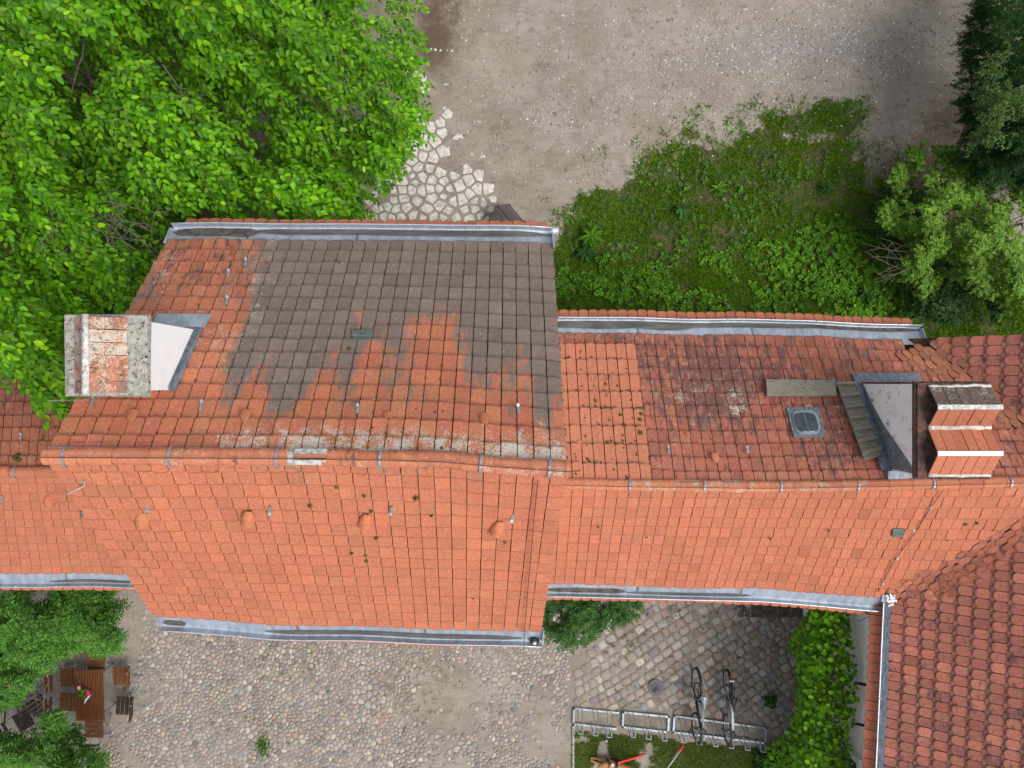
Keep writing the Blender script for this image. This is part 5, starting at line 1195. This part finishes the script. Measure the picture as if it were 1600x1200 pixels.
def rosette(px, py, label, n, L, W, c0, c1, h=.25):
    c = P(px, py); o = tag(empty('weed', c), label, 'weed', 'weeds standing in the grass'); a_ = np.arange(n) * 2.399 + rng.normal(0, .2, n); el = rng.uniform(.2, 1.0, n)
    D = np.column_stack([np.cos(a_), np.sin(a_), el]); hh = np.linspace(0, h, n); X = np.tile(c, (n, 1)); X[:, 2] = hh
    V = leaf_verts(X, D, np.tile([0, 0, 1.], (n, 1)) + rng.normal(0, .1, (n, 3)), L * rng.uniform(.7, 1.1, n), W * rng.uniform(.8, 1.1, n), .15, .4); C = colvar(n, c0, c1, .1)
    for i in range(n): MB().add(V[i], LEAFQ.tolist(), tuple(C[i])).build('leaf', M_LEAF, o, X[i])
    MB().tube([c, c + (0, 0, h)], [.012, .006], 5).build('stem', M_BARK, o)
rosette(922, 372, 'largest pale green dock plant near the downpipe corner of the tall house', 26, .34, .085, (.08, .20, .015), (.14, .29, .025), .4)
rosette(915, 395, 'dark broad-leaved weed just below the largest dock plant', 14, .30, .12, (.025, .08, .02), (.05, .13, .03), .2)
rosette(1120, 296, 'pale green star-shaped weed alone in the middle of the grass', 12, .24, .07, (.09, .21, .02), (.14, .29, .03), .15)
rosette(1062, 332, 'bluish green weed left of the middle of the grass', 18, .22, .07, (.04, .12, .03), (.08, .19, .05), .3)
rosette(1288, 296, 'bluish green weed at the right end of the grass near the bare soil', 16, .22, .05, (.04, .11, .03), (.08, .17, .05), .3)
rosette(1348, 460, 'broad-leaved weed left of the pale green shrub', 16, .26, .09, (.03, .10, .02), (.07, .18, .03), .25)
o = tag(empty('grass_tuft', P(411, 1166)), 'single bright green grass tuft growing out of the cobbles', 'grass tuft'); n = 240
X = np.tile(P(411, 1166), (n, 1)) + np.column_stack([rng.normal(0, .085, n), rng.normal(0, .12, n), np.zeros(n)]); a_ = rng.uniform(0, 6.28, n)
V = leaf_verts(X, np.column_stack([np.cos(a_), np.sin(a_), rng.uniform(.5, 1.6, n)]), np.column_stack([-np.cos(a_), -np.sin(a_), np.ones(n)]), rng.uniform(.05, .12, n), .014, .05, .3)
leaf_cloud('blades', V, colvar(n, (.07, .17, .01), (.14, .27, .02)), M_GRASS, o)
tag(MB().tube(bend(P(1130, 470, .15), P(1162, 497, .12), 7, .1), [.03, .03, .028, .026, .024, .02, .012], 7).build('fallen_branch', M_BARK, smooth=True), 'brown fallen branch in the weeds next to the eave tiles', 'branch')
# ------------------------------------------------------------------ objects on the ground
def tubes(name, mat, parent, lines, r_, n=6): 
    mb = MB()
    for l in lines: mb.tube(l, r_, n)
    return mb.build(name, mat, parent, smooth=True)
# folding sign board near the upper eave
sb = tag(empty('folding_sign', P(791, 335)), 'dark folding sign board standing by the white paving at the eave', 'sign')
ra, rb = P(777, 323, 1.0), P(801, 351, 1.0); ax = nrm(rb - ra); sd_ = np.array([-ax[1], ax[0], 0]); sd_ = sd_ if sd_[0] > 0 else -sd_
for s_, nm, mt in ((1, 'front_panel', M_BOARD), (-1, 'back_panel', M_GREYB)):
    ba, bb = ra + sd_ * .40 * s_ + (0, 0, -.98), rb + sd_ * .40 * s_ + (0, 0, -.98); nn = nrm(np.cross(rb - ra, ba - ra)); nn = nn if nn[2] > 0 else -nn
    ia, ib = ra + (ba - ra) * .88, rb + (bb - rb) * .88
    pn = MB().slab([ra + sd_ * .015 * s_, rb + sd_ * .015 * s_, ib, ia], nn, .02).build(nm, mt, sb)
    for p0, p1 in ((ra, ba), (rb, bb)): MB().tube([p0 + (0, 0, .02), p1], .022, 4).build('leg', M_DARKWOOD, sb)
    MB().tube([ia, ib], .018, 4).build('rail', M_DARKWOOD, sb)
    if s_ > 0:
        for k in range(5):
            t = .14 + .15 * k; a_ = ra + (ia - ra) * t; b_ = rb + (ib - rb) * t; MB().slab([a_ * .92 + b_ * .08, a_ * .15 + b_ * .85, a_ * .15 + b_ * .85 + (ia - ra) * .02, a_ * .92 + b_ * .08 + (ia - ra) * .02], nn, .004, h0=.021).build('slat_line', M_CORD if k in (0, 2) else M_GREYP, pn)
MB().tube([ra - ax * .03, rb + ax * .03], .026, 6).build('top_rail', M_DARKWOOD, sb)
# manhole cover
mc = P(1025, 1074); mh = tag(empty('manhole_cover', mc), 'round iron manhole cover set among the setts', 'manhole cover')
MB().tube([mc + (0, 0, -.02), mc + (0, 0, .035)], [.20, .20], 28).build('frame', M_IRON, mh)
MB().tube([mc + (0, 0, .0), mc + (0, 0, .042)], [.165, .165], 28).build('lid', M_IRON, mh)
for k in range(8): a_ = k * math.pi / 8; d = np.array([math.cos(a_), math.sin(a_), 0]); MB().tube([mc - d * .15 + (0, 0, .043), mc + d * .15 + (0, 0, .043)], .006, 4).build('rib', M_IRON, mh)
# bicycle racks
def rack(label, corners, loops, full=(True, True)):
    (xa, ya), (xb, yb), (xc, yc), (xd, yd) = corners   # back-left, back-right, front-right, front-left
    z = .06; A, B, C_, D_ = P(xa, ya, z), P(xb, yb, z), P(xc, yc, z), P(xd, yd, z)
    o = tag(empty('bicycle_rack', (A + C_) / 2 * (1, 1, 0)), label, 'bicycle rack', 'bicycle rack units in a row')
    w_ = .022
    for p, q, on in ((A, B, 1), (D_, C_, 1), (A, D_, full[0]), (B, C_, full[1])):
        if on:
            d = nrm(q - p); s = np.array([-d[1], d[0], 0]); MB().slab([p - s * w_ - d * w_, q - s * w_ + d * w_, q + s * w_ + d * w_, p + s * w_ - d * w_], (0, 0, 1), .04, h0=-.03).build('base_rail', M_STEEL, o)
    for lx in loops:
        t = (lx - xa) / (xb - xa); p = A + (B - A) * t; q = D_ + (C_ - D_) * t; d = nrm(B - A); hw = .055
        for s_ in (-1, 1): MB().tube([p + d * hw * s_ + (0, 0, .0), p + d * hw * s_ * 1.0 + (0, -.03, .18), q + d * hw * s_ + (0, .06, .40), q + d * hw * s_ + (0, -.03, .44), q + d * hw * s_ + (0, -.05, .38), q + d * hw * s_ + (0, 0, .0)], .010, 6).build('hoop', M_STEEL, o, smooth=True)
        MB().tube([q - d * hw + (0, -.03, .44), q + d * hw + (0, -.03, .44)], .010, 6).build('hoop_end', M_STEEL, o)
    return o
rack('leftmost bicycle rack unit, open at its right end', [(897, 1107), (966, 1114), (962, 1139), (896, 1131)], [906, 930, 952], (True, False))
rack('middle empty bicycle rack unit', [(974, 1113), (1045, 1120), (1044, 1144), (973, 1136)], [986, 1010, 1034])
rack('longest bicycle rack unit, holding both bicycles', [(1054, 1119), (1197, 1138), (1195, 1161), (1052, 1144)], [1064, 1088, 1113, 1137, 1162, 1186])
# bicycles, rear wheels towards the house
def bike(label, X, Yr, frame, saddlem, white_top, carrier, tilt, loop):
    o = tag(empty('bicycle', (X, Yr - .5, 0)), label, 'bicycle', 'bicycles parked in the rack'); lean = math.tan(tilt)
    def T(y, z, x=0): return np.array([X + x + z * lean, Yr - y, z])
    for nm, y0_ in (('rear_wheel', 0), ('front_wheel', 1.06)):
        c = T(y0_, .345); wh = empty(nm, c, o)
        ring = lambda r_, x=0: [np.array([c[0] + x + r_ * math.sin(t) * lean, c[1] + r_ * math.cos(t), c[2] + r_ * math.sin(t)]) for t in np.linspace(0, 2 * math.pi, 33)]
        MB().tube(ring(.335), .027, 7, caps=False).build('tyre', M_BLACK, wh, smooth=True); MB().tube(ring(.305), .012, 5, caps=False).build('rim', M_STEEL, wh, smooth=True)
        mb = MB()
        for k in range(18): t = k * math.pi / 9; mb.tube([c + (.02 * (-1) ** k, 0, 0), np.array([c[0] + .3 * math.sin(t) * lean, c[1] + .3 * math.cos(t), c[2] + .3 * math.sin(t)])], .0025, 3)
        mb.build('spoke', M_STEEL, wh); MB().tube([c + (-.05, 0, 0), c + (.05, 0, 0)], .025, 8).build('hub', M_BLACK, wh)
        fd_ = [np.array([c[0] + .375 * math.sin(t) * lean, c[1] + .375 * math.cos(t), c[2] + .375 * math.sin(t)]) for t in np.linspace(-.1 if y0_ == 0 else .55, 2.2 if y0_ == 0 else 2.6, 14)]
        V = []; 
        for p in fd_: V += [p + (-.028, 0, -.008), p + (0, 0, .008), p + (.028, 0, -.008)]
        MB().add(V, [(i * 3 + j, i * 3 + j + 1, i * 3 + 4 + j, i * 3 + 3 + j) for i in range(13) for j in range(2)]).build('mudguard', M_BLACK, wh, smooth=True)
    bb, st_, hd, hb = T(.43, .29), T(.27, .82), T(.86, .86), T(.90, .66)
    f = MB().tube([bb, st_], .024, 8).tube([bb, hb], .032, 8).tube([T(0, .345, .06), T(.40, .30, .04)], .011, 6).tube([T(0, .345, -.06), T(.40, .30, -.04)], .011, 6).tube([T(0, .345, .06), T(.28, .76, .02)], .009, 6).tube([T(0, .345, -.06), T(.28, .76, -.02)], .009, 6).tube([hd, hb], .022, 8).build('frame', frame, o, smooth=True)
    MB().tube([T(.28, .78), hd], .030, 8).build('top_tube', white_top, o, smooth=True)
    MB().tube([hb, T(.95, .56)], .022, 6).tube([T(.95, .56, .055), T(1.06, .345, .055)], .012, 6).tube([T(.95, .56, -.055), T(1.06, .345, -.055)], .012, 6).build('fork', frame, o, smooth=True)
    MB().tube([T(.26, .80), T(.235, .93)], .013, 6).build('seat_post', M_STEEL, o)
    V = []; prof = [(.08, .06), (.10, .085), (.16, .08), (.23, .05), (.30, .03), (.36, .02), (.38, .012)]
    for d, hw in prof:
        for x, z in ((-hw, .0), (-hw * .75, .035), (0, .045), (hw * .75, .035), (hw, .0)): V.append(T(d, .93 + z, x))
    MB().add(V, [(i * 5 + j, i * 5 + j + 1, i * 5 + 6 + j, i * 5 + 5 + j) for i in range(6) for j in range(4)] + [(0, 1, 2, 3, 4), (34, 33, 32, 31, 30)]).build('saddle', saddlem, o, smooth=True)
    MB().tube([hd, T(.84, 1.0), T(.90, 1.04)], .016, 6).build('stem', M_BLACK, o)
    tw = .10
    hbp = [T(.80, 1.06, -.32) + (0, tw * .9, 0), T(.84, 1.06, -.20) + (0, tw * .5, 0), T(.91, 1.04, -.06), T(.91, 1.04, .06), T(.86, 1.06, .20) - (0, tw * .5, 0), T(.84, 1.06, .32) - (0, tw * .9, 0)]
    hbo = MB().tube(hbp, .013, 7).build('handlebar', M_BLACK, o, smooth=True)
    for a_, b_ in ((hbp[0], hbp[1]), (hbp[5], hbp[4])): MB().tube([a_, a_ + (b_ - a_) * .8], .019, 8).build('grip', M_BLACK, hbo, smooth=True)
    for x in (-.17, .17): MB().tube([T(.88, 1.06, x), T(.97, 1.02, x * 1.2)], .008, 5).build('brake_lever', M_STEEL, hbo)
    cr = MB().tube([bb + (-.07, 0, 0), bb + (.07, 0, 0)], .03, 8).tube([bb + (.07, 0, 0), bb + (.09, -.13, -.08)], .012, 5).tube([bb + (-.07, 0, 0), bb + (-.09, .13, .08)], .012, 5).build('crank', M_STEEL, o)
    for s_ in (1, -1): p = bb + (.09 * s_, -.13 * s_, -.08 * s_); MB().box(p + np.array((-.0 if s_ > 0 else -.1, -.04, -.012)), p + np.array((.1 if s_ > 0 else 0, .04, .012))).build('pedal', M_BLACK, o)
    MB().tube([T(1.0, .90), T(1.06, .90), T(1.08, .90)], [.02, .035, .03], 10).build('lamp', M_STEEL, o, smooth=True)
    if carrier:
        rk = MB()
        for x in (-.06, -.02, .02, .06): rk.tube([T(-.30, .74, x), T(.14, .76, x)], .008, 5)
        for y in (-.30, -.08, .14): rk.tube([T(y, .745, -.065), T(y, .745, .065)], .008, 5)
        for x in (-.06, .06): rk.tube([T(0, .36, x), T(-.08, .74, x)], .007, 5)
        rk.build('carrier', M_BLACK, o); MB().box(T(-.34, .70, -.035), T(-.31, .75, .035)).build('rear_light', M_RED, o); MB().box(T(-.26, .757, -.055), T(-.22, .775, .055)).build('strap', M_CORD, o)
    if loop:
        c = T(.95, .85, -.17) ; MB().tube([c + np.array((.16 * math.cos(t), .15 * math.sin(t), .05 * math.sin(t))) for t in np.linspace(0, 6.28, 22)], .010, 6, caps=False).build('cable_lock', M_BLACK, o, smooth=True)
    return o
bike('black bicycle with grey saddle and a coiled lock, left of the pair', 4.34, -7.06, M_BLACK, M_GREYP, M_GREYP, False, .06, True)
bike('bicycle with white top tube, black saddle and rear carrier, right of the pair', 5.10, -7.10, M_GREYP, M_BLACK, M_WHITEP, True, -.03, False)
# kerb of the lawn
kb = tag(empty('lawn_kerb', P(896, 1175)), 'narrow stone kerb along the left side of the lawn', 'kerb')
for k in range(6):
    y_ = 1133 + k * 15; MB().box((P(894, 0)[0], P(0, y_ + 14.4)[1], -.05), (P(897.2, 0)[0], P(0, y_)[1], .05 + rng.normal(0, .006))).build('kerb_stone', M_CONC, kb)
# garden table with its pot
def SL(px, py, z): return P(px, py, z)
tz = .75; TA, TB = P(117, 1047, tz), P(162, 1126, tz)
tbl = tag(empty('garden_table', (TA + TB) / 2 * (1, 1, 0)), 'brown slatted wooden garden table with a flower pot on it', 'table')
nS = 11; rot = Matrix.Rotation(math.radians(2.0), 4, 'Z'); tcx = (TA + TB) / 2
def R2(p): v = rot @ Vector((p[0] - tcx[0], p[1] - tcx[1], p[2])); return np.array([v.x + tcx[0], v.y + tcx[1], v.z])
wS = (TB[0] - TA[0]) / nS
def rbox(name, lo, hi, mat, par):
    mb = MB().box(lo, hi); mb.v[0] = np.array([R2(p) for p in mb.v[0]]); return mb.build(name, mat, par)
for k in range(nS): rbox('slat', (TA[0] + k * wS + .007, TB[1], tz - .025), (TA[0] + (k + 1) * wS - .007, TA[1], tz + rng.normal(0, .001)), M_BROWN, tbl)
for y_ in (TA[1] - .12, (TA[1] + TB[1]) / 2, TB[1] + .06): rbox('cross_bar', (TA[0] + .03, y_, tz - .07), (TB[0] - .03, y_ + .06, tz - .027), M_BROWN, tbl)
for x_ in (TA[0] + .06, TB[0] - .12):
    for y_ in (TA[1] - .14, TB[1] + .08): rbox('leg', (x_, y_, 0), (x_ + .035, y_ + .035, tz - .071), M_STEEL, tbl)
pc = P(139, 1080, tz); pot = tag(empty('flower_pot', pc), 'magenta flower pot with green leaves and pink bloom on the garden table', 'flower pot')
MB().tube([pc + (0, 0, .002), pc + (0, 0, .06), pc + (0, 0, .12)], [.055, .07, .085], 14).build('pot', M_MAG, pot, smooth=True)
n = 26; a_ = rng.uniform(0, 6.28, n); X = np.tile(pc + np.array((-.07, -.0, .14)), (n, 1)) + rng.normal(0, .035, (n, 3)); V = leaf_verts(X, np.column_stack([np.cos(a_) - .3, np.sin(a_), rng.uniform(0, .7, n)]), np.tile([0, 0, 1.], (n, 1)), rng.uniform(.06, .11, n), .07, .1, .1)
leaf_cloud('leaves', V, colvar(n, (.08, .22, .01), (.14, .32, .02)), M_LEAF, pot)
fl = MB(); fc_ = pc + np.array((-.11, .16, .22))
for k in range(9): t = k * .698; d = np.array([math.cos(t), math.sin(t), 0]); s = np.array([-d[1], d[0], 0]); fl.add([fc_, fc_ + d * .035 + s * .018 + (0, 0, .015), fc_ + d * .05, fc_ + d * .035 - s * .018 + (0, 0, .015)], [(0, 1, 2, 3)])
fl.build('bloom', M_PINK, pot); MB().tube([pc + (-.04, .02, .12), fc_], .005, 4).build('stalk', M_LEAF, pot)
np_ = P(136, 1092, tz); nap = MB(); nap.add([np_ + (-.06, -.12, .004), np_ + (.0, -.03, .03), np_ + (.08, .07, .012), np_ + (.10, .10, .03), np_ + (.02, .06, .05), np_ + (-.03, -.0, .045)], [(0, 1, 5), (1, 2, 4, 5), (2, 3, 4)])
nap.add([np_ + (-.06, -.12, .002), np_ + (.0, -.03, .002), np_ + (.08, .07, .002), np_ + (.10, .10, .002), np_ + (.02, .06, .002), np_ + (-.03, -.0, .002)], [(0, 5, 1), (1, 5, 4, 2), (2, 4, 3)])
tag(nap.build('napkin', M_WHITEP), 'crumpled white napkin on the garden table', 'napkin')
# folding chairs
def chair(label, px, py, rz, mat):
    c = P(px, py, .45) * (1, 1, 0); o = tag(empty('folding_chair', c), label, 'chair', 'folding chairs around the garden table'); Rz = Matrix.Rotation(rz, 3, 'Z')
    def T(x, y, z): v = Rz @ Vector((x, y, 0)); return np.array([c[0] + v.x, c[1] + v.y, z])
    def bx(name, x0, x1, y0, y1, z0, z1, mt, th=None):
        mb = MB().box((x0, y0, z0), (x1, y1, z1)); mb.v[0] = np.array([T(*p) for p in mb.v[0]]); mb.build(name, mt, o)
    for k in range(4): bx('seat_slat', -.20 + k * .102, -.20 + k * .102 + .082, -.21, .21, .43, .455, mat)     # backrest side is +x
    for k, z in enumerate((.66, .78)): 
        bx('back_slat', .25 + .05 * k, .272 + .05 * k, -.21, .21, z, z + .085, mat)
    for s_ in (-1, 1):
        y = .19 * s_
        MB().tube([T(-.20, y, .01), T(.0, y, .24), T(.20, y, .44), T(.26, y, .62), T(.34, y, .90)], .011, 6).build('frame_bar', M_STEEL, o, smooth=True)
        MB().tube([T(.30, y * .9, .01), T(.05, y * .9, .22), T(-.20, y * .9, .425)], .011, 6).build('leg', M_STEEL, o, smooth=True)
    for x in (-.20, .30): MB().tube([T(x, -.19, .02), T(x, .19, .02)], .010, 6).build('foot_bar', M_STEEL, o)
    return o
chair('brown folding chair at the upper end of the garden table', 150, 1033, math.pi / 2, M_BROWN)
chair('brown folding chair left of the table, the upper of the two', 107, 1058, math.pi + .06, M_BROWN)
chair('brown folding chair left of the table, the lower of the two', 106, 1097, math.pi - .03, M_BROWN)
chair('faded brown folding chair right of the table, the upper of the two', 190, 1056, .05, M_BROWN)
chair('dark brown folding chair right of the table, the lower of the two', 195, 1103, -.06, M_DARKWOOD)
chair('brown folding chair at the lower end of the garden table', 147, 1140, -math.pi / 2, M_BROWN)
chair('dark folding chair at the far left, half under the feathery tree', 58, 1102, math.pi / 2 + .6, M_DARKWOOD)
chair('dark folding chair left of all others, lowest under the tree', 36, 1126, math.pi + .5, M_DARKWOOD)
# dog lying at the lower edge, leashes
dg = tag(empty('dog', P(955, 1203)), 'tan dog lying on the lawn with a black harness at the lower edge', 'dog')
dv = [(P(978, 1206, .17), .15), (P(966, 1200, .19), .15), (P(957, 1197, .21), .13), (P(950, 1196, .26), .09), (P(945, 1196, .33), .085), (P(941, 1196, .33), .07), (P(937, 1198, .30), .042), (P(934, 1200, .285), .032),
      (P(952, 1190, .14), .07), (P(944, 1187, .06), .042), (P(933, 1185, .035), .032), (P(922, 1184.5, .03), .030), (P(950, 1201, .12), .065), (P(941, 1196, .05), .042), (P(931, 1191, .035), .032), (P(922, 1188, .03), .030),
      (P(990, 1214, .14), .13), (P(984, 1202, .10), .085), (P(972, 1194, .06), .045), (P(960, 1190, .035), .03), (P(998, 1222, .10), .035), (P(990, 1232, .05), .025)]
de = [(0, 1), (1, 2), (2, 3), (3, 4), (4, 5), (5, 6), (6, 7), (2, 8), (8, 9), (9, 10), (10, 11), (2, 12), (12, 13), (13, 14), (14, 15), (0, 16), (16, 17), (17, 18), (18, 19), (16, 20), (20, 21)]
me = bpy.data.meshes.new('body'); base = WL[dg.name]; me.from_pydata([tuple(p - base) for p, _ in dv], de, []); bo = bpy.data.objects.new('body', me); link(bo, dg, base)
md = bo.modifiers.new('skin', 'SKIN'); 
for i, (_, r_) in enumerate(dv): me.skin_vertices[0].data[i].radius = (r_, r_ * .92)
me.skin_vertices[0].data[1].use_root = True; ss = bo.modifiers.new('sub', 'SUBSURF'); ss.levels = ss.render_levels = 2; me.materials.append(M_FUR); md.use_smooth_shade = True
for x, y in ((944, 1190.5), (946, 1201)):
    p = P(x, y, .38); MB().add([p + (0, 0, .03), p + (.05, .03, -.01), p + (.07, -.01, -.07), p + (.02, -.03, -.04), p + (.03, 0, -.02)], [(0, 1, 4), (1, 2, 4), (2, 3, 4), (3, 0, 4), (0, 3, 2, 1)]).build('ear', M_FUR, dg, smooth=True)
def band(c, ax_, r_, w_):
    ax_ = nrm(np.array(ax_, float)); u = nrm(np.cross(ax_, (0, 0, 1.))); v = np.cross(ax_, u); V = []
    for t in np.linspace(0, 2 * math.pi, 25): q = c + (u * math.cos(t) + v * math.sin(t)) * r_; V += [q - ax_ * w_, q + ax_ * w_]
    return V, [(2 * i, 2 * i + 1, 2 * i + 3, 2 * i + 2) for i in range(24)]
axd = P(966, 1200, .19) - P(950, 1196, .26)
hv, hf = band(P(959, 1198, .205), axd, .158, .028); MB().add(hv, hf).build('harness', M_BLACK, dg, smooth=True)
hv, hf = band(P(949, 1196, .275), axd, .105, .014); MB().add(hv, hf).build('collar', M_BLACK, dg, smooth=True)
p = P(955, 1194, .36); MB().tube([p, p + (.03, -.01, .012), p + (.06, -.01, .0)], [.03, .04, .02], 7).build('harness_patch', M_WHITEP, dg, smooth=True)
rl = [P(966, 1192, .37), P(980, 1188, .16), P(992, 1184.5, .07), P(1008, 1179.5, .03)]
V = []
for q in rl: V += [q + (0, .022, 0), q + (0, -.022, 0), q + (0, -.022, .008), q + (0, .022, .008)]
tag(MB().add(V, [(i * 4 + j, i * 4 + (j + 1) % 4, i * 4 + 4 + (j + 1) % 4, i * 4 + 4 + j) for i in range(3) for j in range(4)] + [(3, 2, 1, 0), (12, 13, 14, 15)]).build('red_leash', M_RED), 'flat red leash running from the dog across the grass', 'leash')
o = tag(empty('cord_leash', P(1055, 1190)), 'pale double cord with red clip tied to the bicycle rack', 'leash')
MB().tube([P(1069, 1165, .36), P(1062, 1171, .22), P(1058, 1175, .16)], [.022, .03, .014], 7).build('clip', M_RED, o, smooth=True)
for d in (0, 3): MB().tube([P(1061 + d, 1172, .2), P(1052 + d * .6, 1187, .10), P(1042, 1202, .06), P(1036, 1216, .04)], .007, 5).build('cord', M_CORD, o, smooth=True)
o = tag(empty('leash_reel', P(948, 1151)), 'black leash reel hung on the rack with thin cord to the dog', 'leash')
c = P(949, 1152, .30); MB().tube([c + (-.02, .0, 0), c + (.02, 0, 0)], .075, 14).build('reel', M_BLACK, o, smooth=True); MB().tube([c + (-.01, -.07, 0), c + (-.04, -.09, .01)], [.03, .022], 8).build('button', M_WHITEP, o, smooth=True)
MB().tube([c + (.04, -.07, 0), P(952, 1166, .22), P(948, 1180, .22), P(947, 1190, .33)], .006, 5).build('cord', M_BLACK, o)
